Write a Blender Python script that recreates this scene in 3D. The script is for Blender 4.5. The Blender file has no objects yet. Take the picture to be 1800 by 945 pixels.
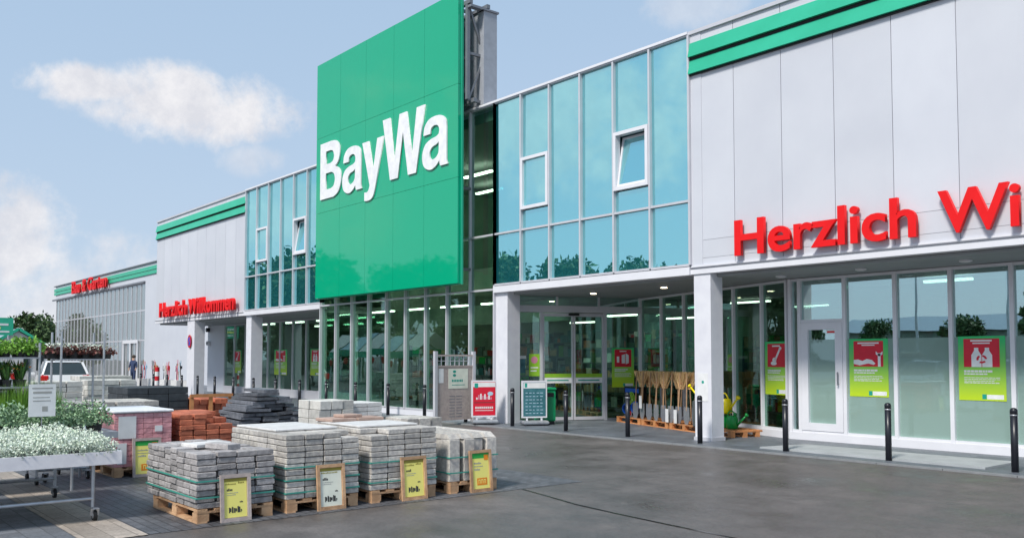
import bpy, math, random
from math import radians as R, sin, cos, pi
from mathutils import Vector, Matrix
random.seed(7)
sc = bpy.context.scene
col = sc.collection

# ---------------------------------------------------------------- camera, sky, sun, exposure
cam = bpy.data.cameras.new('camera'); cam.sensor_width = 36; cam.lens = 31.4
cam.shift_y = 0.0464; cam.clip_end = 3000; cam.clip_start = 0.05
co = bpy.data.objects.new('camera', cam); col.objects.link(co)
co.location = (0, 0, 1.6); co.rotation_euler = (R(90 + 2.7), 0, R(140.406 - 90)); sc.camera = co

SUN_EL, SUN_DX, SUN_DY = 48, 0.26, -0.966
w = bpy.data.worlds.new('World'); sc.world = w; w.use_nodes = True
nt = w.node_tree; N = nt.nodes; L = nt.links
bg = N['Background']; bg.inputs['Strength'].default_value = 0.1
sky = N.new('ShaderNodeTexSky'); sky.sky_type = 'NISHITA'; sky.sun_disc = False
sky.sun_elevation = R(SUN_EL); sky.sun_rotation = math.atan2(SUN_DX, SUN_DY)
sky.air_density = 1.0; sky.dust_density = 1.6; sky.ozone_density = 1.2; sky.altitude = 300
tc = N.new('ShaderNodeTexCoord'); sep = N.new('ShaderNodeSeparateXYZ'); L.new(tc.outputs['Generated'], sep.inputs[0])
def mth(op, a, b=None, c=None):
    n = N.new('ShaderNodeMath'); n.operation = op
    for i, v in enumerate((a, b, c)):
        if v is None: continue
        if isinstance(v, (int, float)): n.inputs[i].default_value = v
        else: L.new(v, n.inputs[i])
    return n.outputs[0]
el = mth('ARCSINE', sep.outputs['Z']); az = mth('ARCTAN2', sep.outputs['Y'], sep.outputs['X'])
def noise(scale, detail=6, rough=.6, vec=None, dist=0):
    n = N.new('ShaderNodeTexNoise'); n.inputs['Scale'].default_value = scale; n.inputs['Detail'].default_value = detail
    n.inputs['Roughness'].default_value = rough; n.inputs['Distortion'].default_value = dist
    L.new(vec or tc.outputs['Generated'], n.inputs['Vector']); return n.outputs['Fac']
n1 = noise(10, 10, .66, None, .35); n2 = noise(34, 8, .7)
n3 = noise(19, 6, .6, None, .2)
nz = mth('ADD', mth('ADD', mth('MULTIPLY', mth('SUBTRACT', n1, .5), 1.8), mth('MULTIPLY', mth('SUBTRACT', n3, .5), 2.2)), mth('MULTIPLY', mth('SUBTRACT', n2, .5), .9))
def cloud(a0, e0, da, de, gain, soft=.9, off=0.0):
    u = mth('DIVIDE', mth('SUBTRACT', az, a0), da); v = mth('DIVIDE', mth('SUBTRACT', el, e0), de)
    d = mth('SUBTRACT', 1.0 + off, mth('ADD', mth('MULTIPLY', u, u), mth('MULTIPLY', v, v)))
    m = mth('MULTIPLY', mth('ADD', d, nz), soft)
    n = N.new('ShaderNodeMapRange'); n.interpolation_type = 'SMOOTHSTEP'
    L.new(m, n.inputs[0]); n.inputs[1].default_value = 0.0; n.inputs[2].default_value = 1.0
    n.inputs[3].default_value = 0; n.inputs[4].default_value = gain
    return n.outputs[0]
masks = [cloud(2.80, .262, .115, .040, .97, .9, .35), cloud(2.885, .272, .075, .022, .95, 1.0, .15), cloud(2.735, .213, .04, .02, .5, .8, .1),
         cloud(2.98, .115, .085, .055, .9, 1.0, .2), cloud(2.86, .03, .26, .11, .75), cloud(2.24, .375, .07, .03, .4),
         cloud(1.2, .5, .35, .12, .6), cloud(-.6, .35, .5, .12, .6), cloud(-2.35, .26, .30, .10, .75), cloud(-2.75, .16, .22, .06, .7), cloud(-1.9, .2, .2, .07, .6)]
mk = masks[0]
for m in masks[1:]: mk = mth('MAXIMUM', mk, m)
haze = mth('MULTIPLY', mth('POWER', mth('SUBTRACT', 1, mth('MAXIMUM', mth('MINIMUM', mth('DIVIDE', el, .75), 1), 0)), 2.2), .62)
mix0 = N.new('ShaderNodeMix'); mix0.data_type = 'RGBA'; L.new(haze, mix0.inputs[0])
mixb = N.new('ShaderNodeMix'); mixb.data_type = 'RGBA'; mixb.inputs[0].default_value = .80
L.new(sky.outputs[0], mixb.inputs[6]); mixb.inputs[7].default_value = (2.75, 3.85, 5.15, 1)
L.new(mixb.outputs[2], mix0.inputs[6]); mix0.inputs[7].default_value = (3.9, 4.4, 5.2, 1)
mix1 = N.new('ShaderNodeMix'); mix1.data_type = 'RGBA'; L.new(mk, mix1.inputs[0])
L.new(mix0.outputs[2], mix1.inputs[6]); crp = N.new('ShaderNodeMix'); crp.data_type = 'RGBA'
cmr = N.new('ShaderNodeMapRange'); L.new(noise(22, 8, .7), cmr.inputs[0]); cmr.inputs[1].default_value = .38; cmr.inputs[2].default_value = .62; L.new(cmr.outputs[0], crp.inputs[0])
crp.inputs[6].default_value = (4.7, 4.75, 5.1, 1); crp.inputs[7].default_value = (5.7, 5.65, 5.8, 1); L.new(crp.outputs[2], mix1.inputs[7])
L.new(mix1.outputs[2], bg.inputs['Color'])

sl = bpy.data.lights.new('sun', 'SUN'); sl.energy = 2.5; sl.angle = R(11); sl.color = (1, .955, .88)
so = bpy.data.objects.new('sun', sl); col.objects.link(so)
sd = Vector((SUN_DX * cos(R(SUN_EL)), SUN_DY * cos(R(SUN_EL)), sin(R(SUN_EL)))); so.rotation_euler = sd.to_track_quat('Z', 'Y').to_euler()
so.location = (0, -20, 40)
vs = sc.view_settings; vs.view_transform = 'Standard'; vs.look = 'None'; vs.exposure = 0.66; vs.gamma = 1; vs.use_curve_mapping = False
sc.cycles.max_bounces = 8; sc.cycles.transparent_max_bounces = 24; sc.cycles.use_denoising = True

# ---------------------------------------------------------------- materials
MATS = {}
def mat(name, c, rough=.6, metal=0, c2=None, nscale=6, bump=0, bscale=40, emis=None, estr=1, spec=.5, var=0, coat=0, trans=0):
    m = bpy.data.materials.new(name); m.use_nodes = True; t = m.node_tree; b = t.nodes['Principled BSDF']
    b.inputs['Base Color'].default_value = (*c, 1); b.inputs['Roughness'].default_value = rough
    b.inputs['Metallic'].default_value = metal; b.inputs['Specular IOR Level'].default_value = spec
    b.inputs['Coat Weight'].default_value = coat; b.inputs['Coat Roughness'].default_value = .05
    if trans: b.inputs['Subsurface Weight'].default_value = 0
    tcn = t.nodes.new('ShaderNodeTexCoord')
    if c2 is None: c2 = tuple(x * .86 for x in c)
    n = t.nodes.new('ShaderNodeTexNoise'); n.inputs['Scale'].default_value = nscale; n.inputs['Detail'].default_value = 5
    t.links.new(tcn.outputs['Object'], n.inputs['Vector'])
    rp = t.nodes.new('ShaderNodeValToRGB'); rp.color_ramp.elements[0].position = .33; rp.color_ramp.elements[1].position = .67
    rp.color_ramp.elements[0].color = (*c, 1); rp.color_ramp.elements[1].color = (*c2, 1)
    t.links.new(n.outputs['Fac'], rp.inputs[0]); out = rp.outputs[0]
    if var:
        a = t.nodes.new('ShaderNodeAttribute'); a.attribute_name = 'v'
        mr = t.nodes.new('ShaderNodeMapRange'); t.links.new(a.outputs['Fac'], mr.inputs[0])
        mr.inputs[3].default_value = 1 - var; mr.inputs[4].default_value = 1 + var
        mm = t.nodes.new('ShaderNodeVectorMath'); mm.operation = 'SCALE'
        t.links.new(out, mm.inputs[0]); t.links.new(mr.outputs[0], mm.inputs['Scale']); out = mm.outputs[0]
    t.links.new(out, b.inputs['Base Color'])
    if bump:
        n2 = t.nodes.new('ShaderNodeTexNoise'); n2.inputs['Scale'].default_value = bscale; n2.inputs['Detail'].default_value = 6
        t.links.new(tcn.outputs['Object'], n2.inputs['Vector'])
        bp = t.nodes.new('ShaderNodeBump'); bp.inputs['Strength'].default_value = bump; bp.inputs['Distance'].default_value = .02
        t.links.new(n2.outputs['Fac'], bp.inputs['Height']); t.links.new(bp.outputs[0], b.inputs['Normal'])
    if emis:
        b.inputs['Emission Color'].default_value = (*emis, 1); b.inputs['Emission Strength'].default_value = estr
    MATS[name] = m; return m
def glass(name, tint, refl, fr=.5, gcol=(.85, .95, .97), dif=None, difw=0):
    m = bpy.data.materials.new(name); m.use_nodes = True; t = m.node_tree; t.nodes.clear()
    o = t.nodes.new('ShaderNodeOutputMaterial'); tr = t.nodes.new('ShaderNodeBsdfTransparent'); tr.inputs[0].default_value = (*tint, 1)
    gl = t.nodes.new('ShaderNodeBsdfGlossy'); gl.inputs['Color'].default_value = (*gcol, 1); gl.inputs['Roughness'].default_value = 0.0
    tcn = t.nodes.new('ShaderNodeTexCoord'); n = t.nodes.new('ShaderNodeTexNoise'); n.inputs['Scale'].default_value = 1.1; n.inputs['Detail'].default_value = 1
    t.links.new(tcn.outputs['Object'], n.inputs['Vector'])
    bp = t.nodes.new('ShaderNodeBump'); bp.inputs['Strength'].default_value = .12; bp.inputs['Distance'].default_value = .012
    t.links.new(n.outputs['Fac'], bp.inputs['Height']); t.links.new(bp.outputs[0], gl.inputs['Normal'])
    base = tr.outputs[0]
    if difw:
        d = t.nodes.new('ShaderNodeBsdfDiffuse'); d.inputs[0].default_value = (*dif, 1)
        mx0 = t.nodes.new('ShaderNodeMixShader'); mx0.inputs[0].default_value = difw
        t.links.new(tr.outputs[0], mx0.inputs[1]); t.links.new(d.outputs[0], mx0.inputs[2]); base = mx0.outputs[0]
    lw = t.nodes.new('ShaderNodeLayerWeight'); lw.inputs['Blend'].default_value = fr
    pw = t.nodes.new('ShaderNodeMath'); pw.operation = 'POWER'; pw.inputs[1].default_value = 4; lw.inputs['Blend'].default_value = .5
    t.links.new(lw.outputs['Facing'], pw.inputs[0]); mr = t.nodes.new('ShaderNodeMapRange'); t.links.new(pw.outputs[0], mr.inputs[0])
    mr.inputs[3].default_value = refl; mr.inputs[4].default_value = .9
    mx = t.nodes.new('ShaderNodeMixShader'); t.links.new(mr.outputs[0], mx.inputs[0])
    t.links.new(base, mx.inputs[1]); t.links.new(gl.outputs[0], mx.inputs[2]); t.links.new(mx.outputs[0], o.inputs[0])
    MATS[name] = m; return m

mat('cladding', (.60, .615, .665), .36, .0, (.56, .575, .63), .9, spec=.5, var=.035)
mat('cladding_seam', (.30, .31, .36), .6)
mat('alu', (.60, .60, .64), .35, .15, (.55, .55, .59), 3)
mat('white_alu', (.74, .74, .78), .35, .0, (.70, .70, .74), 3)
mat('alu_dark', (.22, .23, .26), .45, .2)
mat('column_white', (.72, .72, .76), .5, 0, (.66, .66, .71), 5, bump=.05)
mat('green_band', (.03, .44, .27), .35, 0, (.025, .40, .24), 2)
mat('shade_black', (.01, .015, .015), .7)  # black for painted shade, under the stripes and behind the open sash
mat('soffit', (.30, .32, .33), .6, 0, (.26, .28, .29), 1)
mat('roof', (.25, .25, .26), .9)
mat('red', (.80, .010, .012), .5, 0, (.74, .008, .01), 4, spec=.25)
mat('red_side', (.5, .01, .015), .4)
mat('white_letter', (.86, .86, .88), .4)
mat('steel', (.42, .43, .46), .4, .6)
mat('galv', (.55, .57, .60), .35, .6, (.45, .47, .5), 12)
mat('bollard', (.012, .013, .02), .35)
mat('rubber', (.015, .015, .015), .7)
mat('wood', (.60, .38, .22), .75, 0, (.42, .24, .13), 9, bump=.3, bscale=60, var=.2)
mat('wood_orange', (.62, .27, .10), .75, 0, (.48, .2, .08), 9, var=.2)
mat('wood_grey', (.50, .42, .38), .8, 0, (.40, .33, .31), 14, bump=.2, var=.15)
mat('stone', (.58, .545, .495), .85, 0, (.38, .36, .345), 22, bump=.5, bscale=70, var=.22)
mat('stone_dark', (.42, .395, .39), .85, 0, (.27, .255, .255), 18, bump=.5, bscale=60, var=.28)
mat('stone_pale', (.62, .60, .56), .85, 0, (.47, .46, .43), 9, bump=.4, bscale=40, var=.18)
mat('stone_white', (.66, .65, .64), .8, 0, (.54, .53, .52), 9, bump=.3, bscale=40, var=.1)
mat('slate', (.085, .09, .105), .6, 0, (.15, .155, .175), 14, bump=.6, bscale=35, var=.45)
mat('block_dark', (.030, .036, .043), .7, 0, (.05, .057, .065), 10, bump=.3, var=.25)
mat('brick_red', (.56, .17, .09), .85, 0, (.40, .11, .06), 14, bump=.5, bscale=60, var=.3)
mat('slab_red', (.50, .36, .30), .85, 0, (.40, .28, .23), 9, bump=.3, var=.15)
mat('film_pink', (.70, .33, .35), .28, 0, (.60, .26, .29), 7, bump=.7, bscale=14, spec=.8, var=.12)
mat('film_white', (.86, .86, .87), .3, 0, (.76, .76, .78), 9, bump=.5, bscale=16)
mat('strap', (.06, .34, .27), .5)
mat('strap_black', (.02, .02, .025), .4)
mat('paper', (.80, .80, .80), .6)
mat('paper_cream', (.80, .82, .70), .6)
mat('yellow', (.88, .80, .20), .55, 0, (.86, .78, .22), 3)
mat('ink', (.05, .05, .045), .7)
mat('ink_grey', (.38, .38, .36), .7)
mat('ink_olive', (.36, .30, .05), .7)
mat('print_green', (.02, .42, .06), .5)
mat('print_orange', (.85, .25, .01), .5)
mat('poster_red', (.70, .01, .035), .4)
mat('poster_white', (.85, .86, .85), .4)
mat('teal_dark', (.02, .11, .13), .4, 0, (.06, .2, .23), 7)
mat('teal', (.01, .35, .27), .4)
mat('bin_green', (.0, .30, .11), .4)
mat('plastic_green', (.0, .30, .05), .3)
mat('plastic_yellow', (.85, .70, .0), .3)
mat('plastic_blue', (.01, .10, .55), .3)
mat('plastic_red', (.6, .01, .02), .35)
mat('shiny_black', (.01, .01, .012), .2)
mat('car_white', (.80, .80, .80), .25, 0, (.79, .79, .79), 2, coat=.6)
mat('car_silver', (.5, .52, .55), .25, .5, coat=.6)
mat('car_red', (.45, .02, .02), .25, 0, coat=.6)
mat('car_glass', (.03, .045, .05), .05, 0)
mat('lamp_red', (.7, .01, .01), .2)
mat('tray_white', (.80, .78, .80), .4, 0, (.72, .70, .73), 12)
mat('pot', (.03, .03, .03), .6)
mat('leaf', (.06, .16, .03), .6, 0, (.10, .22, .04), 30, var=.5)
mat('leaf_bright', (.13, .30, .03), .6, 0, (.20, .38, .05), 30, var=.5)
mat('leaf_grey', (.28, .36, .28), .65, 0, (.42, .48, .40), 30, var=.4)
mat('leaf_blue', (.14, .27, .13), .65, 0, (.30, .42, .26), 30, var=.4)
mat('flower_white', (.80, .84, .76), .7, 0, (.58, .68, .52), 20, var=.3)
mat('leaf_dark', (.05, .105, .035), .7, 0, (.09, .15, .05), 3, var=.6)
mat('leaf_red', (.16, .03, .03), .6, 0, (.08, .05, .03), 30, var=.5)
mat('flower_pink', (.65, .25, .35), .6)
mat('flower_orange', (.8, .25, .03), .6)
mat('bark', (.09, .07, .055), .9, 0, (.05, .04, .03), 8, bump=.6)
mat('bristle', (.85, .60, .30), .85, 0, (.62, .36, .14), 45, bump=.8, bscale=90, var=.25)
mat('handle_wood', (.48, .30, .17), .6, 0, (.34, .2, .11), 20, var=.3)
mat('grey_roof', (.33, .40, .48), .4)
mat('shelter_blue', (.45, .62, .75), .25)
mat('store_floor', (.26, .27, .26), .3)
mat('store_wall', (.36, .41, .34), .7, 0, (.22, .27, .23), 1.3)
mat('shelf_dark', (.08, .09, .09), .6)
mat('lime', (.28, .55, .03), .45)
mat('person_blue', (.03, .05, .12), .8); mat('skin', (.55, .33, .24), .6)
mat('lamp_glow', (1, .9, .7), .5, emis=(1, .82, .55), estr=6)
mat('tube_glow', (1, 1, .9), .5, emis=(1, .97, .85), estr=3.6)
mat('hall_glow', (1, 1, .9), .5, emis=(1, .97, .82), estr=7)
mat('truss_grey', (.20, .21, .23), .5, .3)
mat('clad_grey', (.36, .38, .42), .45)
mat('kerb_stone', (.24, .25, .26), .8, 0, (.19, .20, .21), 5, bump=.2)
mat('pale_concrete', (.42, .44, .45), .75, 0, (.34, .36, .37), 3, bump=.1)
glass('glass_spandrel', (.30, .62, .66), .70, .35, (.58, .98, 1), (.04, .40, .46), .5)
glass('glass_clear', (.66, .84, .76), .13, .35, (.80, 1, .94))
glass('glass_shop', (.55, .76, .70), .52, .5, (.84, 1, 1))
glass('glass_greenhouse', (.75, .80, .76), .28, .55, (.95, .96, .96), (.5, .52, .5), .25)
glass('frosting', (.55, .68, .60), .13, .3, (.75, .98, 1), (.34, .48, .43), .75)

def gradient_mat(name, c_top, c_bot, z0, z1):
    m = bpy.data.materials.new(name); m.use_nodes = True; t = m.node_tree; b = t.nodes['Principled BSDF']; b.inputs['Roughness'].default_value = .35
    tcn = t.nodes.new('ShaderNodeTexCoord'); s = t.nodes.new('ShaderNodeSeparateXYZ'); t.links.new(tcn.outputs['Object'], s.inputs[0])
    mr = t.nodes.new('ShaderNodeMapRange'); t.links.new(s.outputs['Z'], mr.inputs[0]); mr.inputs[1].default_value = z0; mr.inputs[2].default_value = z1
    mx = t.nodes.new('ShaderNodeMix'); mx.data_type = 'RGBA'; t.links.new(mr.outputs[0], mx.inputs[0])
    mx.inputs[6].default_value = (*c_bot, 1); mx.inputs[7].default_value = (*c_top, 1)
    t.links.new(mx.outputs[2], b.inputs['Base Color']); MATS[name] = m
gradient_mat('poster_green', (.03, .55, .16), (.48, .66, .02), .95, 1.9)

def board_mat():
    m = bpy.data.materials.new('board_green'); m.use_nodes = True; t = m.node_tree; b = t.nodes['Principled BSDF']
    b.inputs['Base Color'].default_value = (.003, .37, .195, 1); b.inputs['Roughness'].default_value = .03; b.inputs['Specular IOR Level'].default_value = .6
    b.inputs['IOR'].default_value = 1.5
    tcn = t.nodes.new('ShaderNodeTexCoord'); n = t.nodes.new('ShaderNodeTexNoise'); n.inputs['Scale'].default_value = .8
    t.links.new(tcn.outputs['Object'], n.inputs['Vector']); bp = t.nodes.new('ShaderNodeBump'); bp.inputs['Strength'].default_value = .08; bp.inputs['Distance'].default_value = .02
    t.links.new(n.outputs['Fac'], bp.inputs['Height']); t.links.new(bp.outputs[0], b.inputs['Normal']); MATS['board_green'] = m
board_mat()

def ground_mat(name, c1, c2, c3, brick=None, rough=(.45, .8), mortar=.45, big=.25):
    m = bpy.data.materials.new(name); m.use_nodes = True; t = m.node_tree; b = t.nodes['Principled BSDF']; lk = t.links
    tcn = t.nodes.new('ShaderNodeTexCoord'); P = tcn.outputs['Object']
    def nz(s, d=6, r=.6):
        n = t.nodes.new('ShaderNodeTexNoise'); n.inputs['Scale'].default_value = s; n.inputs['Detail'].default_value = d; n.inputs['Roughness'].default_value = r
        lk.new(P, n.inputs['Vector']); return n.outputs['Fac']
    a = nz(big, 8, .72); f = nz(30, 8, .85); md = nz(2.6, 9, .78)
    rp = t.nodes.new('ShaderNodeValToRGB'); e = rp.color_ramp.elements; e[0].position = .36; e[0].color = (*c1, 1); e[1].position = .64; e[1].color = (*c2, 1)
    lk.new(a, rp.inputs[0])
    mx = t.nodes.new('ShaderNodeMix'); mx.data_type = 'RGBA'; mr = t.nodes.new('ShaderNodeMapRange'); lk.new(md, mr.inputs[0])
    mr.inputs[1].default_value = .42; mr.inputs[2].default_value = .68; mr.inputs[4].default_value = .65
    lk.new(mr.outputs[0], mx.inputs[0]); lk.new(rp.outputs[0], mx.inputs[6]); mx.inputs[7].default_value = (*c3, 1)
    sc_ = t.nodes.new('ShaderNodeVectorMath'); sc_.operation = 'SCALE'; m2 = t.nodes.new('ShaderNodeMapRange'); lk.new(f, m2.inputs[0])
    m2.inputs[1].default_value = .3; m2.inputs[2].default_value = .7; m2.inputs[3].default_value = .6; m2.inputs[4].default_value = 1.45
    lk.new(mx.outputs[2], sc_.inputs[0]); lk.new(m2.outputs[0], sc_.inputs['Scale']); out = sc_.outputs[0]; hgt = f
    if brick:
        br = t.nodes.new('ShaderNodeTexBrick'); br.inputs['Scale'].default_value = 1; br.inputs['Brick Width'].default_value = brick[0]; br.inputs['Row Height'].default_value = brick[1]
        br.inputs['Mortar Size'].default_value = brick[2]; br.inputs['Mortar Smooth'].default_value = .3
        br.inputs['Color1'].default_value = (.8, .8, .8, 1); br.inputs['Color2'].default_value = (1.2, 1.2, 1.2, 1); br.inputs['Mortar'].default_value = (mortar, mortar, mortar, 1)
        lk.new(P, br.inputs['Vector']); mm = t.nodes.new('ShaderNodeVectorMath'); mm.operation = 'MULTIPLY'
        lk.new(out, mm.inputs[0]); lk.new(br.outputs['Color'], mm.inputs[1]); out = mm.outputs[0]
    lk.new(out, b.inputs['Base Color'])
    m3 = t.nodes.new('ShaderNodeMapRange'); lk.new(a, m3.inputs[0]); m3.inputs[1].default_value = .35; m3.inputs[2].default_value = .65
    m3.inputs[3].default_value = rough[0]; m3.inputs[4].default_value = rough[1]; lk.new(m3.outputs[0], b.inputs['Roughness'])
    bp = t.nodes.new('ShaderNodeBump'); bp.inputs['Strength'].default_value = .35; bp.inputs['Distance'].default_value = .01
    lk.new(hgt, bp.inputs['Height']); lk.new(bp.outputs[0], b.inputs['Normal']); MATS[name] = m
ground_mat('asphalt', (.082, .073, .070), (.155, .139, .132), (.068, .062, .060), rough=(.24, .7), big=.55)
ground_mat('cobble', (.085, .088, .10), (.125, .128, .14), (.07, .072, .08), (.2, .1, .008), (.4, .7), .35)
ground_mat('beige_paver', (.33, .28, .235), (.40, .345, .295), (.27, .23, .20), (.3, .2, .006), (.6, .85), .55, 1.2)
ground_mat('grey_paver', (.13, .14, .16), (.17, .18, .20), (.11, .12, .135), (.2, .2, .007), (.5, .8), .6)
ground_mat('walk_paver', (.115, .128, .15), (.15, .165, .19), (.10, .112, .13), (.4, .4, .008), (.35, .6), .55)

def clad_mat():
    m = MATS['cladding']; t = m.node_tree; b = t.nodes['Principled BSDF']
    tcn = t.nodes.new('ShaderNodeTexCoord'); wv = t.nodes.new('ShaderNodeTexWave'); wv.wave_type = 'BANDS'; wv.bands_direction = 'X'; wv.inputs['Scale'].default_value = 6
    t.links.new(tcn.outputs['Object'], wv.inputs['Vector']); bp = t.nodes.new('ShaderNodeBump'); bp.inputs['Strength'].default_value = .06; bp.inputs['Distance'].default_value = .006
    t.links.new(wv.outputs['Fac'], bp.inputs['Height']); t.links.new(bp.outputs[0], b.inputs['Normal'])
clad_mat()

# ---------------------------------------------------------------- builders
class MB:
    def __init__(s): s.v = []; s.f = []; s.a = []; s.m = []; s.cur = 0; s.mats = []
    def mt(s, name):
        if name not in s.mats: s.mats.append(name)
        s.cur = s.mats.index(name); return s
    def add(s, vs, fs, val=None):
        o = len(s.v); val = random.random() if val is None else val
        s.v += [tuple(p) for p in vs]
        for f in fs: s.f.append(tuple(i + o for i in f)); s.a.append(val); s.m.append(s.cur)
        return s
    def box(s, x0, x1, y0, y1, z0, z1, val=None):
        vs = [(x, y, z) for z in (z0, z1) for y in (y0, y1) for x in (x0, x1)]
        return s.add(vs, [(0, 2, 3, 1), (4, 5, 7, 6), (0, 1, 5, 4), (2, 6, 7, 3), (0, 4, 6, 2), (1, 3, 7, 5)], val)
    def cbox(s, x0, x1, y0, y1, z0, z1, c=.006, val=None):
        vs = []
        for (z, k) in ((z0, c), (z0 + c, 0), (z1 - c, 0), (z1, c)):
            vs += [(x0 + k + (c if 0 else 0), y0 + k, z), (x1 - k, y0 + k, z), (x1 - k, y1 - k, z), (x0 + k, y1 - k, z)]
        fs = [(3, 2, 1, 0), (12, 13, 14, 15)]
        for r_ in range(3):
            for i in range(4):
                a = r_ * 4 + i; b = r_ * 4 + (i + 1) % 4; fs.append((a, b, b + 4, a + 4))
        return s.add(vs, fs, val)
    def obox(s, o, u, v, n, x0, x1, y0, y1, z0, z1, val=None):
        o, u, v, n = map(Vector, (o, u, v, n))
        vs = [o + u * x + v * y + n * z for z in (z0, z1) for y in (y0, y1) for x in (x0, x1)]
        return s.add(vs, [(0, 2, 3, 1), (4, 5, 7, 6), (0, 1, 5, 4), (2, 6, 7, 3), (0, 4, 6, 2), (1, 3, 7, 5)], val)
    def bar(s, a, b, t, t2=None, up=(0, 0, 1), val=None):
        a, b = Vector(a), Vector(b); d = (b - a); l = d.length; d.normalize(); up = Vector(up)
        if abs(d.dot(up)) > .98: up = Vector((1, 0, 0))
        q = d.cross(up).normalized(); r_ = q.cross(d); t2 = t2 or t
        return s.obox(a, d, q, r_, 0, l, -t / 2, t / 2, -t2 / 2, t2 / 2, val)
    def tube(s, a, b, r0, r1=None, n=10, cap=True, val=None):
        a, b = Vector(a), Vector(b); r1 = r0 if r1 is None else r1; d = (b - a).normalized()
        up = Vector((0, 0, 1)) if abs(d.z) < .95 else Vector((1, 0, 0)); q = d.cross(up).normalized(); p = q.cross(d)
        vs = [a + (q * cos(2 * pi * i / n) + p * sin(2 * pi * i / n)) * r0 for i in range(n)] + [b + (q * cos(2 * pi * i / n) + p * sin(2 * pi * i / n)) * r1 for i in range(n)]
        fs = [(i, (i + 1) % n, n + (i + 1) % n, n + i) for i in range(n)]
        if cap: fs += [tuple(range(n - 1, -1, -1)), tuple(range(n, 2 * n))]
        return s.add(vs, fs, val)
    def path(s, pts, r, n=8, val=None):
        for a, b in zip(pts, pts[1:]): s.tube(a, b, r, n=n, val=val)
        return s
    def lathe(s, o, prof, n=14, val=None):
        o = Vector(o); vs = []; fs = []
        for (r_, z) in prof: vs += [o + Vector((r_ * cos(2 * pi * i / n), r_ * sin(2 * pi * i / n), z)) for i in range(n)]
        for k in range(len(prof) - 1):
            for i in range(n): fs.append((k * n + i, k * n + (i + 1) % n, (k + 1) * n + (i + 1) % n, (k + 1) * n + i))
        fs += [tuple(range(n - 1, -1, -1)), tuple(range((len(prof) - 1) * n, len(prof) * n))]
        return s.add(vs, fs, val)
    def ball(s, c, rx, ry, rz, n=10, m=6, val=None):
        return s.lathe2(c, rx, ry, rz, n, m, val)
    def lathe2(s, c, rx, ry, rz, n, m, val):
        vs = []; fs = []
        for k in range(1, m):
            a = pi * k / m
            vs += [(c[0] + rx * sin(a) * cos(2 * pi * i / n), c[1] + ry * sin(a) * sin(2 * pi * i / n), c[2] - rz * cos(a)) for i in range(n)]
        for k in range(m - 2):
            for i in range(n): fs.append((k * n + i, k * n + (i + 1) % n, (k + 1) * n + (i + 1) % n, (k + 1) * n + i))
        b = len(vs); vs += [(c[0], c[1], c[2] - rz), (c[0], c[1], c[2] + rz)]
        for i in range(n): fs.append((b, (i + 1) % n, i)); fs.append((b + 1, (m - 2) * n + i, (m - 2) * n + (i + 1) % n))
        return s.add(vs, fs, val)
    def leaf(s, c, size, asp=.5, up=None, rnd=random):
        d = Vector((rnd.gauss(0, 1), rnd.gauss(0, 1), rnd.gauss(0, 1) if up is None else up)).normalized()
        q = d.cross(Vector((rnd.gauss(0, 1), rnd.gauss(0, 1), rnd.gauss(0, 1)))).normalized(); c = Vector(c)
        return s.add([c, c + d * size * .5 + q * size * asp * .5, c + d * size, c + d * size * .5 - q * size * asp * .5], [(0, 1, 2, 3)])
    def poly(s, pts, o, u, v, n, t0, t1, val=0.5):
        o, u, v, n = map(Vector, (o, u, v, n)); k = len(pts)
        vs = [o + u * x + v * y + n * t0 for x, y in pts] + [o + u * x + v * y + n * t1 for x, y in pts]
        fs = [tuple(range(k - 1, -1, -1)), tuple(range(k, 2 * k))] + [(i, (i + 1) % k, k + (i + 1) % k, k + i) for i in range(k)]
        return s.add(vs, fs, val)
    def build(s, name, m=None, parent=None, smooth=False):
        me = bpy.data.meshes.new(name); me.from_pydata(s.v, [], s.f); me.update()
        at = me.attributes.new('v', 'FLOAT', 'FACE'); at.data.foreach_set('value', s.a)
        if s.mats:
            for k in s.mats: me.materials.append(MATS[k])
            me.polygons.foreach_set('material_index', s.m)
        else: me.materials.append(MATS[m])
        if smooth: me.polygons.foreach_set('use_smooth', [True] * len(me.polygons))
        ob = bpy.data.objects.new(name, me); col.objects.link(ob)
        if parent: ob.parent = parent
        return ob
def tag(o, label=None, cat=None, group=None, kind=None):
    if label: o['label'] = label
    if cat: o['category'] = cat
    if group: o['group'] = group
    if kind: o['kind'] = kind
    return o
def empty(name, loc=(0, 0, 0), rz=0, label=None, cat=None, group=None):
    o = bpy.data.objects.new(name, None); col.objects.link(o); o.location = loc; o.rotation_euler = (0, 0, rz); o.empty_display_size = .2
    return tag(o, label, cat, group)
KIDS = {}
def copy_tree(o, parent=None):
    c = o.copy(); col.objects.link(c); c.parent = parent
    for ch in [x for x in bpy.data.objects if x.parent == o]: copy_tree(ch, c)
    return c
def dup(o, loc, rz=None, label=None, scale=None):
    c = copy_tree(o); c.location = loc
    if rz is not None: c.rotation_euler = (0, 0, rz)
    if label: c['label'] = label
    if scale: c.scale = scale
    return c
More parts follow.
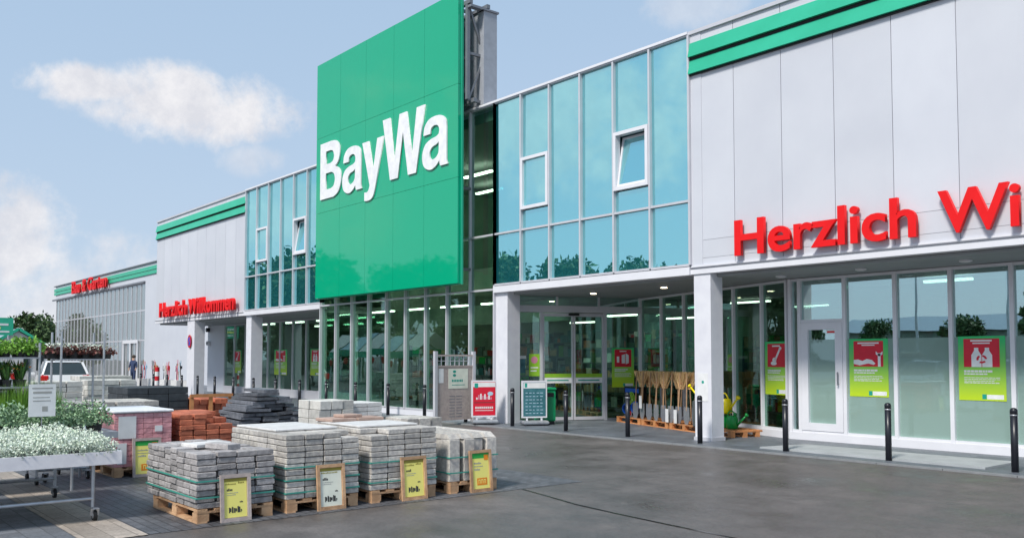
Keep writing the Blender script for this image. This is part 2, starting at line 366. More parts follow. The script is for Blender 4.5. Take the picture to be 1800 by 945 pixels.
def text_parts(text, parent, m, origin, u, v, n, cap, width, depth, bold=.0, sx=None):
    """each letter one mesh; origin = baseline left, u right, v up, n outwards"""
    def mk(s_):
        cu = bpy.data.curves.new('t', 'FONT'); cu.body = s_; cu.size = 1; cu.offset = bold; cu.resolution_u = 4
        ob = bpy.data.objects.new('t', cu); col.objects.link(ob); bpy.context.view_layer.update()
        cu2 = ob.evaluated_get(bpy.context.evaluated_depsgraph_get()).to_mesh(); xs = [q.co.x for q in cu2.vertices]; ys = [q.co.y for q in cu2.vertices]
        r_ = (min(xs), max(xs), min(ys), max(ys)) if xs else (0, 0, 0, 0); ob.to_mesh_clear(); return ob, cu, r_
    def rm(ob, cu): bpy.data.objects.remove(ob); bpy.data.curves.remove(cu)
    ob, cu, full = mk(text); rm(ob, cu); ob, cu, hh = mk('H'); rm(ob, cu)
    ky = cap / (hh[3] - hh[2]); kx = width / (full[1] - full[0]) if width else ky; out = []
    o, u, v, n = map(Vector, (origin, u, v, n)); M = Matrix((u, v, n)).transposed().to_4x4()
    for i, ch in enumerate(text):
        if ch == ' ': continue
        ob, cu, pre = mk(text[:i + 1]); rm(ob, cu); ob, cu, one = mk(ch); rm(ob, cu)
        cu = bpy.data.curves.new('t', 'FONT'); cu.body = ch; cu.size = 1; cu.offset = bold; cu.resolution_u = 5; cu.extrude = .5
        ob = bpy.data.objects.new('t', cu); col.objects.link(ob); bpy.context.view_layer.update()
        me = bpy.data.meshes.new_from_object(ob.evaluated_get(bpy.context.evaluated_depsgraph_get())); rm(ob, cu)
        dx = pre[1] - one[1] - full[0]
        for q in me.vertices:
            q.co = M @ Vector(((q.co.x + dx) * kx, (q.co.y - hh[2]) * ky, (q.co.z + .5) * depth)) + o
        me.materials.clear(); me.materials.append(MATS[m]); me.name = 'letter'
        lo = bpy.data.objects.new('letter', me); col.objects.link(lo); lo.parent = parent; out.append(lo)
    return out
def struct(o): o['kind'] = 'structure'; return o

# ---------------------------------------------------------------- ground
def sheet(name, m, x0, x1, y0, y1, z):
    b = MB(); b.add([(x0, y0, z), (x1, y0, z), (x1, y1, z), (x0, y1, z)], [(0, 1, 2, 3)]); return struct(b.build(name, m))
sheet('car_park_asphalt', 'asphalt', -900, 500, -700, 700, 0)
sheet('cobbled_yard', 'cobble', -40, -8.45, 2.68, 8.2, .004)
sheet('beige_paving_band', 'beige_paver', -40, -8.42, 2.14, 2.68, .008)
sheet('grey_paving', 'grey_paver', -40, -8.42, -6, 2.14, .005)
b = MB(); b.box(-62, 2, 13.08, 20.0, -.1, .022); struct(b.build('pavement', 'walk_paver'))
b = MB()
for i in range(64): b.box(-62 + i, -61.01 + i, 12.98, 13.08, -.1, .026)
struct(b.build('kerb', 'kerb_stone'))
b = MB()
pts = [(-8.45, 7.15), (-7.9, 7.03), (-7.2, 6.86), (-6.5, 6.78), (-5.8, 6.72), (-4.9, 6.67), (-3.5, 6.6), (0, 6.5)]
for (x0, y0), (x1, y1) in zip(pts, pts[1:]): b.add([(x0, y0 - .018, .004), (x1, y1 - .018, .004), (x1, y1 + .018, .004), (x0, y0 + .018, .004)], [(0, 1, 2, 3)])
struct(b.build('asphalt_joint', 'shiny_black'))
b = MB(); b.add([(-9.45, 13.5, 0), (-5.6, 13.42, 0), (-5.6, 14.55, 0), (-9.2, 14.55, 0), (-9.45, 13.5, .05), (-5.6, 13.42, .05), (-5.6, 14.55, .05), (-9.2, 14.55, .05)],
    [(4, 5, 6, 7), (0, 1, 5, 4), (1, 2, 6, 5), (2, 3, 7, 6), (3, 0, 4, 7)]); struct(b.build('threshold_slab', 'pale_concrete'))

# ---------------------------------------------------------------- main store building
YF = 13.9; ZT = 8.1
XR0, XR1 = -11.25, -.9; XG0, XG1 = -17.45, -11.25; XL1, XL0 = -32.8, -43.2; XH0, XH1 = -32.8, -26.65
bld = empty('store_building', (0, 0, 0), 0, 'long grey hardware store with green roof stripes and tall glass front', 'building')
def P(mb, name, m=None, parent=None): return mb.build(name, m, parent or bld)
def clad_section(x0, x1, step=1.035):
    b = MB(); n = int(round((x1 - x0) / step)); st = (x1 - x0) / n
    for i in range(n):
        a = x0 + i * st
        for z0, z1 in ((3.42, 3.55), (3.556, 3.9), (3.906, 8.02)) if x0 > -20 else ((3.42, 8.02),):
            b.box(a + .006, a + st - .006, YF, YF + .12, z0, z1)
    P(b, 'cladding_wall', 'cladding')
    b = MB(); b.box(x0 - .0, x1, YF + .02, YF + .14, 3.36, 8.06); P(b, 'wall_core', 'cladding_seam')
    for (z0, z1) in ((7.22, 7.50), (7.56, 7.85)):
        b = MB(); b.add([(x0 + .02, YF - .10, z0), (x1, YF - .10, z0), (x1, YF - .03, z1), (x0 + .02, YF - .03, z1), (x0 + .02, YF, z0), (x1, YF, z0), (x1, YF, z1), (x0 + .02, YF, z1)],
            [(0, 1, 2, 3), (4, 7, 6, 5), (0, 4, 5, 1), (3, 2, 6, 7), (0, 3, 7, 4), (1, 5, 6, 2)]); P(b, 'green_stripe', 'green_band')
    b = MB(); b.box(x0 + .02, x1, YF - .04, YF - .001, 7.50, 7.56); b.box(x0 + .02, x1, YF - .05, YF - .001, 7.19, 7.217); P(b, 'stripe_shadow', 'shade_black')  # black strips painted in as the shadow beneath each green stripe
    b = MB(); b.box(x0, x1, YF - .05, YF + .4, 8.02, 8.09); P(b, 'parapet_cap', 'alu')
    b = MB(); b.box(x0, x1, YF - .03, YF + .2, 3.25, 3.42); P(b, 'fascia', 'white_alu')
    b = MB(); b.box(x0, x1, YF - .045, YF - .03, 3.36, 3.385); P(b, 'fascia_groove', 'alu_dark')
clad_section(XR0, XR1); clad_section(XL0, XL1)
b = MB(); b.box(XR0 - .0, XR0 + .28, YF - .012, YF - .001, 3.42, 8.02); P(b, 'corner_strip', 'cladding')
PR = random.Random(99)
def glazed_section(x0, x1, cols, zs, gm, name, tilt=(), bottom=True, my=.07, omit=()):
    st = (x1 - x0) / cols; fr = MB(); ft = .023
    for i in range(cols + 1):
        x = x0 + i * st; fr.box(x - ft, x + ft, YF - my, YF + .08, zs[0], zs[-1])
    F = P(fr, 'glazing_frame', 'alu')
    for z in zs:
        fb = MB()
        for i in range(cols): fb.box(x0 + i * st + ft + .001, x0 + (i + 1) * st - ft - .001, YF - my + .012, YF + .07, z - ft, z + ft)
        P(fb, 'transom', 'alu', F)
    for i in range(cols):
        for k in range(len(zs) - 1):
            zz = [(zs[k], zs[k + 1])]
            xa, xb = x0 + i * st + ft + .002, x0 + (i + 1) * st - ft - .002
            if k == len(zs) - 2 and i in tilt:
                w0, w1 = 5.19, 6.45; zz = [(zs[k], w0), (w1, zs[k + 1])]
                wf = MB(); t = .075
                wf.box(xa, xb, YF - .09, YF + .06, w0, w0 + t); wf.box(xa, xb, YF - .09, YF + .06, w1 - t, w1)
                wf.box(xa, xa + t, YF - .09, YF + .06, w0 + t + .001, w1 - t - .001); wf.box(xb - t, xb, YF - .09, YF + .06, w0 + t + .001, w1 - t - .001)
                W = P(wf, 'window_frame', 'white_alu', bld)
                op = .30 if i == tilt[-1] else 0.0   # the open one leans inwards at the top
                sh = MB(); s_, c_ = sin(op * .55), cos(op * .55); o = Vector((xa + t, YF - .02, w0 + t)); v = Vector((0, s_, c_)); nn = Vector((0, -c_, s_))
                ww, hh = xb - xa - 2 * t, w1 - w0 - 2 * t
                if op:
                    for (a0, a1, b0, b1) in ((0, ww, 0, .05), (0, ww, hh - .05, hh), (0, .05, .05, hh - .05), (ww - .05, ww, .05, hh - .05)):
                        sh.obox(o, (1, 0, 0), v, nn, a0 + .002, a1 - .002, b0, b1, -.02, .03)
                    P(sh, 'sash', 'white_alu', W)
                g = MB(); g.obox(o, (1, 0, 0), v, nn, .05 if op else .0, ww - (.05 if op else 0), .05 if op else 0, hh - (.05 if op else 0), -.008, .004); P(g, 'pane', gm, W)
                if op: g = MB(); g.box(xa + t, xb - t, YF + .45, YF + .46, w0, w1); P(g, 'window_dark', 'shade_black', W)  # black sheet stands in for the unlit space behind the open sash
            for (a, c_) in zz:
                g = MB(); jx, jz = PR.uniform(-.004, .004), PR.uniform(-.005, .005); h_ = c_ - a - 2 * ft - .004; w_ = xb - xa
                o_ = Vector((xa, YF + .012, a + ft + .002)); u_ = Vector((1, jx, 0)).normalized(); v_ = Vector((0, jz, 1)).normalized(); n_ = u_.cross(v_)
                g.obox(o_, u_, v_, n_, 0, w_, 0, h_, -.004, .004); P(g, 'pane', gm, F)
    return F
glazed_section(XG0, XG1, 6, (3.44, 4.71, 8.03), 'glass_spandrel', 'g', (1, 4))
glazed_section(XH0, XH1, 6, (3.44, 4.71, 8.03), 'glass_spandrel', 'g', (1, 4))
glazed_section(XH1, XG0, 9, (.20, 3.33, 4.71, 8.03), 'glass_clear', 'g', ())
for x0, x1 in ((XG0, XG1), (XH0, XH1)):
    b = MB(); b.box(x0, x1, YF - .085, YF + .4, 8.035, 8.09); P(b, 'parapet_cap', 'white_alu')
    b = MB(); b.box(x0, x1, YF - .08, YF + .2, 3.24, 3.40); P(b, 'fascia', 'white_alu')
    b = MB(); b.box(x0, x1, YF + .5, YF + .6, 3.44, 8.0); P(b, 'spandrel_back', 'teal_dark')
b = MB(); b.box(XH1, XG0, YF - .085, YF + .4, 8.035, 8.09); P(b, 'parapet_cap', 'white_alu')
b = MB(); b.box(XH1, XG0, YF - .06, YF + .1, -.02, .17); P(b, 'plinth', 'white_alu')
# roof, back, soffit
b = MB(); b.box(XL0, XR1, YF + .14, 34, 7.7, 7.95); P(b, 'roof', 'roof')
b = MB(); b.box(XL0, XR1, 34, 34.2, 0, 7.95); b.box(XL0, XL0 + .12, YF + .14, 34, 3.25, 7.7); b.box(XR1 - .12, XR1, YF + .14, 34, 0, 7.7); b.box(XL0, XL0 + .12, 16.5, 34, 0, 3.25); P(b, 'side_wall', 'cladding')
b = MB(); b.box(XG0, XR1, YF + .2, 18.6, 3.19, 3.24); P(b, 'soffit', 'soffit')
b = MB(); b.box(XL0, XH1, YF + .2, 16.6, 3.19, 3.24); P(b, 'soffit', 'soffit')
b = MB(); b.box(XL0, XH1, YF + .2, 16.6, 3.245, 3.36); b.box(XG0, XR1, YF + .2, 18.6, 3.245, 3.36); P(b, 'canopy_slab', 'roof')
for (x, y) in ((-13.0, 15.1), (-15.3, 15.2), (-9.9, 14.9), (-6.4, 14.8), (-8.2, 14.8), (-4.3, 14.8)):
    b = MB(); b.lathe((x, y, 3.165), [(.10, 0), (.10, .024)]); d = P(b, 'downlight', 'white_alu'); b = MB(); b.lathe((x, y, 3.155), [(.07, 0), (.07, .009)]); P(b, 'lens', 'lamp_glow' if x < -12 else 'tube_glow', d) if x < -12 else P(b, 'lens', 'paper', d)
for (x0, x1, y1) in ((-17.5, -16.98, 14.3), (-11.2, -10.8, 14.27), (-39.0, -38.15, 14.35), (-32.72, -32.25, 14.35)):
    b = MB(); b.box(x0, x1, YF, y1, -.02, 3.248); P(b, 'column', 'column_white')
b = MB(); b.box(-11.22, -10.78, YF - .02, 14.29, .0, .09); P(b, 'column_base', 'alu')

# angled entrance walls
A = Vector((-17.4, 14.2, 0)); B_ = Vector((-15.95, 17.6, 0)); C_ = Vector((-10.2, 15.65, 0)); D_ = Vector((XR1, 15.65, 0))
def wall_frame(p, q): u = (q - p).normalized(); n = Vector((u.y, -u.x, 0)); return u, n, (q - p).length
Z = Vector((0, 0, 1))
u, n, l = wall_frame(A, B_)
ft = .035
b = MB()
for x in (.04, .92, 2.67, l - .04): b.obox(A, u, Z, n, x - ft, x + ft, .0, 2.78, -.05, .05)
for x in (.0 + .03, 1.35, 2.5, l - .04): b.obox(A, u, Z, n, x - .025, x + .025, 2.96, 3.19, -.05, .04)
E1 = P(b, 'entrance_frame', 'alu')
b = MB(); b.obox(A, u, Z, n, 0, l, 2.78, 2.95, -.08, .08); P(b, 'door_header', 'alu', E1)
for (a0, a1) in ((.08, .885), (2.71, l - .08)): b = MB(); b.obox(A, u, Z, n, a0, a1, .02, .07, -.05, .05); P(b, 'threshold_rail', 'alu_dark', E1)
for (x0, x1) in ((.08, .88), (2.71, l - .08)):
    b = MB(); b.obox(A, u, Z, n, x0, x1, .07, 2.78, -.006, .006); P(b, 'pane', 'glass_clear', E1)
b = MB(); b.obox(A, u, Z, n, .0, l, 2.955, 3.185, -.006, .006); P(b, 'pane', 'glass_shop', E1)
for (x0, x1) in ((.96, 1.785), (1.805, 2.63)):
    b = MB(); k = .045
    b.obox(A, u, Z, n, x0, x1, .04, .12, -.03, .02); b.obox(A, u, Z, n, x0, x1, 2.68, 2.76, -.03, .02)
    b.obox(A, u, Z, n, x0, x0 + k, .12, 2.68, -.03, .02); b.obox(A, u, Z, n, x1 - k, x1, .12, 2.68, -.03, .02)
    Dd = P(b, 'sliding_door', 'alu')
    b = MB(); b.obox(A, u, Z, n, x0 + k, x1 - k, .12, 2.68, -.01, .002); P(b, 'pane', 'glass_clear', Dd)
    b = MB().mt('lime'); b.obox(A, u, Z, n, x0 + k, x1 - k, 1.12, 1.22, .003, .007); b.mt('poster_white').obox(A, u, Z, n, x0 + k, x1 - k, .98, 1.119, .003, .007)
    b.mt('teal').obox(A, u, Z, n, x0 + .12, x1 - .12, 1.035, 1.065, .0075, .009); P(b, 'door_band', None, Dd)
b = MB(); b.obox(A, u, Z, n, 1.64, 1.92, 2.70, 2.76, .081, .13); P(b, 'door_sensor', 'shiny_black', E1)
EU, EN = u, n
def framed_wall(p, q, xs, z0, z1, gm, t=.03, sill=True, mm='white_alu', frost=None, depth=.07, skip=None):
    u, n, l = wall_frame(p, q); b = MB()
    for x in xs: b.obox(p, u, Z, n, x - t, x + t, z0, z1, -.05, depth)
    Fm = P(b, 'mullions', mm)
    for (r0_, r1_) in ((z1 - .05, z1 - .001), (z0, z0 + .05)):
        b = MB()
        for a, c_ in zip(xs, xs[1:]): b.obox(p, u, Z, n, a + t + .001, c_ - t - .001, r0_, r1_, -.04, depth - .01)
        P(b, 'rail', mm, Fm)
    if sill:
        b = MB(); b.obox(p, u, Z, n, xs[0] - t, xs[-1] + t, -.02, z0 - .001, -.05, depth + .015); P(b, 'plinth', mm, Fm)
    for i, (a, c_) in enumerate(zip(xs, xs[1:])):
        if skip and i in skip: continue
        g = MB(); g.obox(p, u, Z, n, a + t + .002, c_ - t - .002, z0 + .051, z1 - .052, -.006, .006); P(g, 'pane', gm, Fm)
        if frost and i in frost:
            g = MB(); g.obox(p, u, Z, n, a + t + .002, c_ - t - .002, z0 + .051, 1.97, .0075, .0095); P(g, 'frosted_film', 'frosting', Fm)
    return Fm
l2 = (C_ - B_).length
framed_wall(B_, C_, [.03, 1.1, 2.16, 3.2, 4.2, 5.2, l2 - .06], .16, 3.18, 'glass_clear', .026)
# right shop front with the white door
xs = [0.03, .24] + [1.20 + .99 * i for i in range(9)]
xs = [x for x in xs if x < 9.3]
Fr = framed_wall(C_, D_, xs, .16, 3.18, 'glass_shop', .035, True, 'white_alu', frost=set(range(2, 12)), skip={1})
o = Vector((C_.x, C_.y, 0)); u = Vector((1, 0, 0)); n = Vector((0, -1, 0))
b = MB(); b.obox(o, u, Z, n, .275, 1.165, 2.30, 2.36, -.04, .06); P(b, 'transom', 'white_alu', Fr)
b = MB(); b.obox(o, u, Z, n, .277, 1.163, 2.362, 3.127, -.006, .006); P(b, 'pane', 'glass_shop', Fr)
b = MB(); b.obox(o, u, Z, n, .277, 1.163, .161, .215, .0, .062)
for (x0, x1, z0, z1) in ((.28, .43, .215, 2.298), (1.01, 1.16, .215, 2.298), (.43, 1.01, .215, .36), (.43, 1.01, 2.16, 2.298)): b.obox(o, u, Z, n, x0, x1, z0, z1, -.02, .075)
dr = P(b, 'door', 'white_alu'); b = MB(); b.obox(o, u, Z, n, .43, 1.01, .36, 2.16, .0, .012); P(b, 'pane', 'glass_shop', dr)
b = MB(); b.obox(o, u, Z, n, .43, 1.01, .36, 1.97, .0125, .0145); P(b, 'frosted_film', 'frosting', dr)
b = MB(); b.tube((C_.x + 1.08, C_.y - .12, 1.1), (C_.x + 1.08, C_.y - .12, 1.35), .014); b.tube((C_.x + 1.08, C_.y - .12, 1.12), (C_.x + 1.08, C_.y - .07, 1.12), .01); P(b, 'handle', 'alu_dark', dr)
b = MB().mt('poster_white'); b.obox(o, u, Z, n, .80, 1.0, 2.08, 2.15, .014, .018); b.mt('red').obox(o, u, Z, n, .82, .98, 2.10, 2.13, .0185, .02); P(b, 'sticker', None, dr)
# left recess
Lp = Vector((-41.0, 16.4, 0)); Lq = Vector((XH1, 16.4, 0))
framed_wall(Lp, Lq, [.03 + 1.19 * i for i in range(13) if .03 + 1.19 * i < 14.4], .30, 3.18, 'glass_clear', .03, True, 'alu')
b = MB(); b.box(XL0, -41.0, 16.4, 16.5, 0, 3.19); P(b, 'recess_wall', 'cladding')
for (x, z, r_) in ((-43.6, 2.95, .10), (-43.0, 2.55, .09)):
    pass
# interior of the store
b = MB(); b.box(XH1, XG0, YF + .15, 20.01, .0, .03); b.box(XL0 + .2, XR1 - .2, 20.01, 33.9, .0, .03); P(b, 'store_floor', 'store_floor')
b = MB(); b.box(XH1 - .1, XH1 + .0, 16.4, 33.9, 0.03, 7.7); b.box(XL0 + .2, XR1 - .2, 27.5, 27.6, .03, 7.7); b.box(XR0 - .05, XR0 + .05, 19.5, 27.5, .03, 7.69); P(b, 'inner_wall', 'store_wall')
b = MB()
b.box(XG0 + .0, XR1 - .2, 18.6, 27.4, 3.3, 3.5); b.box(XL0 + .2, XH1 - .11, 16.6, 27.4, 3.3, 3.5); P(b, 'inner_ceiling', 'shelf_dark')
b = MB(); b.box(XH1 + .3, XG0 - .3, 18.2, 27.4, 3.9, 4.6); P(b, 'gallery_front', 'store_wall')
b = MB(); b.box(XH1 + .1, XG0 - .4, 16.8, 17.0, 2.65, 3.25); P(b, 'bulkhead', 'store_wall')
framed_wall(Vector((XH1, YF + .1, 0)), Vector((XH1, 16.4, 0)), [.03, 1.2, 2.36], .16, 3.18, 'glass_clear', .03)
b = MB()
for y in (18.4, 21.5, 24.5):
    for x in range(-26, -15, 5):
        if y > 17.9 or x < -19: b.box(x, x + 1.3, y, y + .12, 3.20 if x > -18 else 3.0, 3.24 if x > -18 else 3.05)
for x in range(-41, -28, 3): b.box(x, x + 1.6, 18, 18.15, 3.2, 3.26); b.box(x, x + 1.6, 21, 21.15, 3.2, 3.26)
P(b, 'strip_lamp', 'tube_glow'); b = MB()
for x in range(-26, -18, 2): b.box(x, x + 1.3, 15.4, 15.5, 3.12, 3.16); b.box(x, x + 1.3, 17.6, 17.7, 3.12, 3.16)
P(b, 'front_lamp', 'hall_glow'); b = MB(); b.box(-30, -28.6, 20, 20.1, 3.2, 3.24)
b.box(-8.3, -7.4, 17.3, 17.42, 3.08, 3.13)
P(b, 'strip_lamp', 'tube_glow')
b = MB()
for x in range(-25, -17, 2):
    for y in (15.2, 17, 19, 22):
      if x < -21: b.box(x, x + 1.4, y, y + .12, 7.4, 7.45)
P(b, 'hall_lamp', 'hall_glow')

# shelves inside: each a thing
cols_ = ['brick_red', 'person_blue', 'wood', 'wood_grey', 'paper', 'brick_red', 'teal_dark', 'wood_orange', 'shiny_black', 'print_green', 'slab_red', 'stone', 'plastic_red', 'alu_dark', 'handle_wood', 'leaf']
def shelf(x, y, wd, h, rz, label, seed):
    rr = random.Random(seed); e = empty('shelf_unit', (x, y, .03), rz, label, 'shelf', 'shelves inside the store')
    b = MB()
    for sx in (-wd / 2, 0, wd / 2): b.box(sx - .02, sx + .02, -.25, .25, 0, h)
    for k in range(5): b.box(-wd / 2, wd / 2, -.26, .26, .1 + k * h / 5, .14 + k * h / 5)
    b.build('rack', 'shelf_dark', e); b = MB()
    for k in range(5):
        xx = -wd / 2 + .05
        while xx < wd / 2 - .15:
            ww = rr.uniform(.08, .28); hh = rr.uniform(.12, h / 5 - .1); b.mt(rr.choice(cols_)); b.box(xx, xx + ww - .015, -.22, .2, .142 + k * h / 5, .142 + k * h / 5 + hh); xx += ww
    b.build('goods', None, e)
for i, (x, y, wd, h, rz, lb) in enumerate(((-23.4, 21.5, 4.2, 2.5, 0, 'goods shelf behind the tall glass, left of the lattice panel'), (-19.0, 22.5, 3.6, 2.5, 0, 'goods shelf behind the tall glass, right above the lattice panel'),
        (-18.2, 19.6, 3.0, 2.2, .3, 'goods shelf seen through the left pane of the sliding entrance'), (-21.0, 17.6, 2.4, 1.9, 1.2, 'brown goods shelf seen deep behind the entrance doors'),
        (-13.5, 21.0, 4.0, 2.2, -.3, 'goods shelf behind the brooms in the entrance corner'), (-10.0, 19.8, 3.4, 2.2, 0, 'goods shelf behind the narrow panes right of the white pillar'),
        (-35.0, 20, 4.0, 2.0, 0, 'goods shelf behind the far left shop glass'), (-30.0, 20, 4.0, 2.0, 0, 'goods shelf behind the shop glass left of the tall glass tower'),
        (-6.0, 19.5, 4.6, 2.1, 0, 'goods shelf half hidden behind the frosted shop front'), (-25.6, 18.2, 2.6, 2.0, 1.2, 'low goods shelf near the left end of the tall glass'), (-20.6, 16.2, 2.8, 1.6, .5, 'low goods shelf close behind the tall glass beside the lattice panel'))):
    shelf(x, y, wd, h, rz, lb, i)

# ---------------------------------------------------------------- signs on the building
s1 = empty('wall_lettering', (-10.17, YF, 3.47), 0, 'large red raised letters Herzlich Willkommen on the near grey wall at right', 'sign')
text_parts('Herzlich', s1, 'red', (.04, -.07, .04), (1, 0, 0), (0, 0, 1), (0, -1, 0), .66, 3.44, .075, .019)
text_parts('Willkommen', s1, 'red', (3.82, -.07, .04), (1, 0, 0), (0, 0, 1), (0, -1, 0), .66, 4.9, .075, .019)
s2 = empty('wall_lettering', (-42.0, YF, 3.49), 0, 'small far red letters Herzlich Willkommen on the left grey wall', 'sign')
text_parts('Herzlich', s2, 'red', (0, -.16, 0), (1, 0, 0), (0, 0, 1), (0, -1, 0), .66, 3.45, .10, .026)
text_parts('Willkommen', s2, 'red', (3.74, -.16, 0), (1, 0, 0), (0, 0, 1), (0, -1, 0), .66, 4.9, .10, .026)
adv = empty('advertising_board', (-22.0, 13.3, 3.5), 0, 'huge square glossy green board with white BayWa lettering in front of the glass', 'sign')
b = MB()
xs_ = [-3.85 + 7.68 * i / 5 for i in range(6)]; zs_ = [0, 2.7, 5.1, 7.5]
for i in range(5):
    for k in range(3): b.box(xs_[i] + .004, xs_[i + 1] - .004, -.05, .05, zs_[k] + .004, zs_[k + 1] - .004)
b.build('panel', 'board_green', adv)
b = MB(); b.box(-3.87, 3.85, .051, .11, -.02, 7.52); b.build('edge_frame', 'green_band', adv)
def contour(pts):
    out = []; n = len(pts)
    for i in range(n):
        p1, p2 = pts[i], pts[(i + 1) % n]; out.append((p1[1], p1[2]))
        if p1[0] == 'C' and p2[0] == 'C': continue
        p0 = pts[i - 1] if p1[0] == 'S' else (p1[0], p1[1] * 2 - p2[1], p1[2] * 2 - p2[2]); p3 = pts[(i + 2) % n] if p2[0] == 'S' else (0, p2[1] * 2 - p1[1], p2[2] * 2 - p1[2])
        for k in range(1, 5):
            t = k / 5; f = lambda j: .5 * (2 * p1[j] + (p2[j] - p0[j]) * t + (2 * p0[j] - 5 * p1[j] + 4 * p2[j] - p3[j]) * t * t + (3 * p1[j] - p0[j] - 3 * p2[j] + p3[j]) * t ** 3)
            out.append((f(1), f(2)))
    return out
def glyph(s_): return [[(q[0], float(a), float(b_)) for q, (a, b_) in ((x[0], x[1:].split(',')) for x in c_.split())] for c_ in s_.split('|')]
GA = 'C.60,0 C.43,0 S.415,.04 C.41,.085 S.31,.01 S.19,-.02 S.06,.03 S0,.13 S0,.26 S.07,.38 S.20,.435 S.33,.455 C.395,.485 S.405,.55 S.37,.61 S.29,.63 S.21,.60 C.19,.52 C.02,.52 S.05,.65 S.15,.74 S.30,.765 S.45,.745 S.55,.67 C.575,.56 C.575,.12 S.58,.05|C.395,.365 S.33,.335 S.24,.315 S.18,.26 S.18,.17 S.24,.125 S.33,.145 S.385,.20 C.395,.27'
GL = [(0, 'C0,0 C0,1 C.38,1 S.54,.97 S.64,.86 S.65,.72 S.60,.60 C.50,.535 S.63,.47 S.695,.36 S.69,.21 S.61,.07 S.47,.005 C.38,0|C.19,.84 C.35,.84 S.43,.81 S.465,.72 S.43,.64 C.35,.61 C.19,.61|C.19,.45 C.37,.45 S.46,.41 S.50,.31 S.46,.20 C.37,.16 C.19,.16'),
  (.75, GA), (1.365, 'C0,.75 C.19,.75 C.325,.24 C.44,.75 C.62,.75 C.385,-.05 S.33,-.17 S.25,-.225 S.15,-.235 C.07,-.225 C.07,-.085 S.15,-.09 S.20,-.05 C.225,.01'),
  (1.96, 'C0,1 C.20,1 C.325,.27 C.46,1 C.65,1 C.79,.27 C.91,1 C1.11,1 C.895,0 C.69,0 C.555,.70 C.42,0 C.21,0'), (3.02, GA)]
for (gx, gs) in GL:
    cu = bpy.data.curves.new('letter', 'CURVE'); cu.dimensions = '2D'; cu.fill_mode = 'BOTH'; cu.extrude = .5
    for c_ in glyph(gs):
        pp = contour(c_); sp_ = cu.splines.new('POLY'); sp_.points.add(len(pp) - 1); sp_.use_cyclic_u = True
        for i, (x, y) in enumerate(pp): sp_.points[i].co = (x, y, 0, 1)
    ob = bpy.data.objects.new('t', cu); col.objects.link(ob); bpy.context.view_layer.update()
    me = bpy.data.meshes.new_from_object(ob.evaluated_get(bpy.context.evaluated_depsgraph_get())); bpy.data.objects.remove(ob)
    for q in me.vertices: x, y, z = q.co; q.co = (-3.50 + (x + gx) * 1.915, -.055 - (z + .5) * .04, 3.10 + y * 1.77)
    me.materials.clear(); me.materials.append(MATS['white_letter']); me.name = 'letter'; lo = bpy.data.objects.new('letter', me); col.objects.link(lo); lo.parent = adv
b = MB()
for x in (-3.4, -1.2, 1.2, 3.55, 3.95):
    b.bar((x, .16, .3 if x < 3.9 else 4.7), (x, .16, 7.2), .09); b.bar((x, .72, 4.6), (x, .72, 7.2), .11)
    zz = [4.7, 5.9, 7.15]
    for i, z in enumerate(zz): b.bar((x, .16, z), (x, .72, z), .07)
    for z0, z1 in ((4.7, 5.9), (7.15, 5.9)): b.bar((x, .18, z0), (x, .70, z1), .05)
b.bar((-3.8, .16, 7.2), (4.1, .16, 7.2), .1); b.bar((-3.8, .72, 7.2), (4.1, .72, 7.2), .1); b.bar((-3.8, .3, 4.68), (4.1, .3, 4.68), .1)
for x in (-3.4, 3.55):
    for z in (.4, 2.5): b.bar((x, .16, z), (x, .55, z), .07)
b.build('support_truss', 'truss_grey', adv)
b = MB(); b.box(-3.85, 4.12, .55, .98, 4.62, 7.05); b.build('rear_cladding', 'clad_grey', adv)
b = MB(); b.box(-3.9, 4.16, .50, 1.02, 7.051, 7.10); b.box(3.98, 4.15, .12, .549, 7.051, 7.11); b.build('coping', 'alu_dark', adv)

# ---------------------------------------------------------------- far garden hall with glass front
gh = empty('garden_hall', (-62, 20, 0), 0, 'far glass fronted garden hall with pale green roof band at left', 'building')
def lx(x): return x + 62
b = MB(); b.box(lx(-64.5), lx(-43.3), 0, .3, 0, 8.2); b.box(lx(-90.3), lx(-64.5), .0, .3, 7.0, 8.2); b.box(lx(-90.3), lx(-43.3), .3, 24, 7.9, 8.1); b.box(lx(-90.3), lx(-90.1), 0.3, 24, 0, 7.9); b.box(lx(-90.3), lx(-43.3), 23.7, 24, 0, 7.9); b.build('wall', 'cladding', gh)
for z0, z1 in ((7.42, 7.66), (7.72, 7.98)):
    b = MB(); b.box(lx(-90.6), lx(-43.3), -.08, -.001, z0, z1); b.build('green_stripe', 'green_band', gh)
b = MB(); b.box(lx(-90.6), lx(-43.3), -.12, .3, 8.201, 8.27); b.box(lx(-91.2), lx(-64.6), -.10, -.002, 6.92, 7.05); b.build('cornice', 'alu_dark', gh)
fr = MB(); n_ = 24
for i in range(n_ + 1):
    x = lx(-90.1 + 25.6 * i / n_); fr.box(x - .04, x + .04, .02, .16, 0, 7.0)
for z in (.06, 2.9, 5.0, 6.9): fr.box(lx(-90.1), lx(-64.5), .04, .12, z - .05, z + .05)
fo = fr.build('mullions', 'alu', gh)
for i in range(n_):
    x0 = lx(-90.1 + 25.6 * i / n_) + .042; x1 = lx(-90.1 + 25.6 * (i + 1) / n_) - .042
    b = MB(); b.box(x0, x1, .06, .075, .06, 6.95); b.build('pane', 'glass_greenhouse', fo)
b = MB()
for (x0, x1) in ((-69.4, -69.2), (-67.75, -67.55), (-66.1, -65.9)): b.box(lx(x0), lx(x1), -.05, .019, 0, 2.7)
b.box(lx(-69.4), lx(-65.9), -.06, .018, 2.701, 2.95); b.build('door_frame', 'white_alu', gh)
b = MB(); b.box(lx(-80), lx(-72), 6, 14, 0, 5.2); b.box(lx(-90), lx(-82), 8, 9, 0, 6); b.build('inner_partition', 'store_wall', gh)
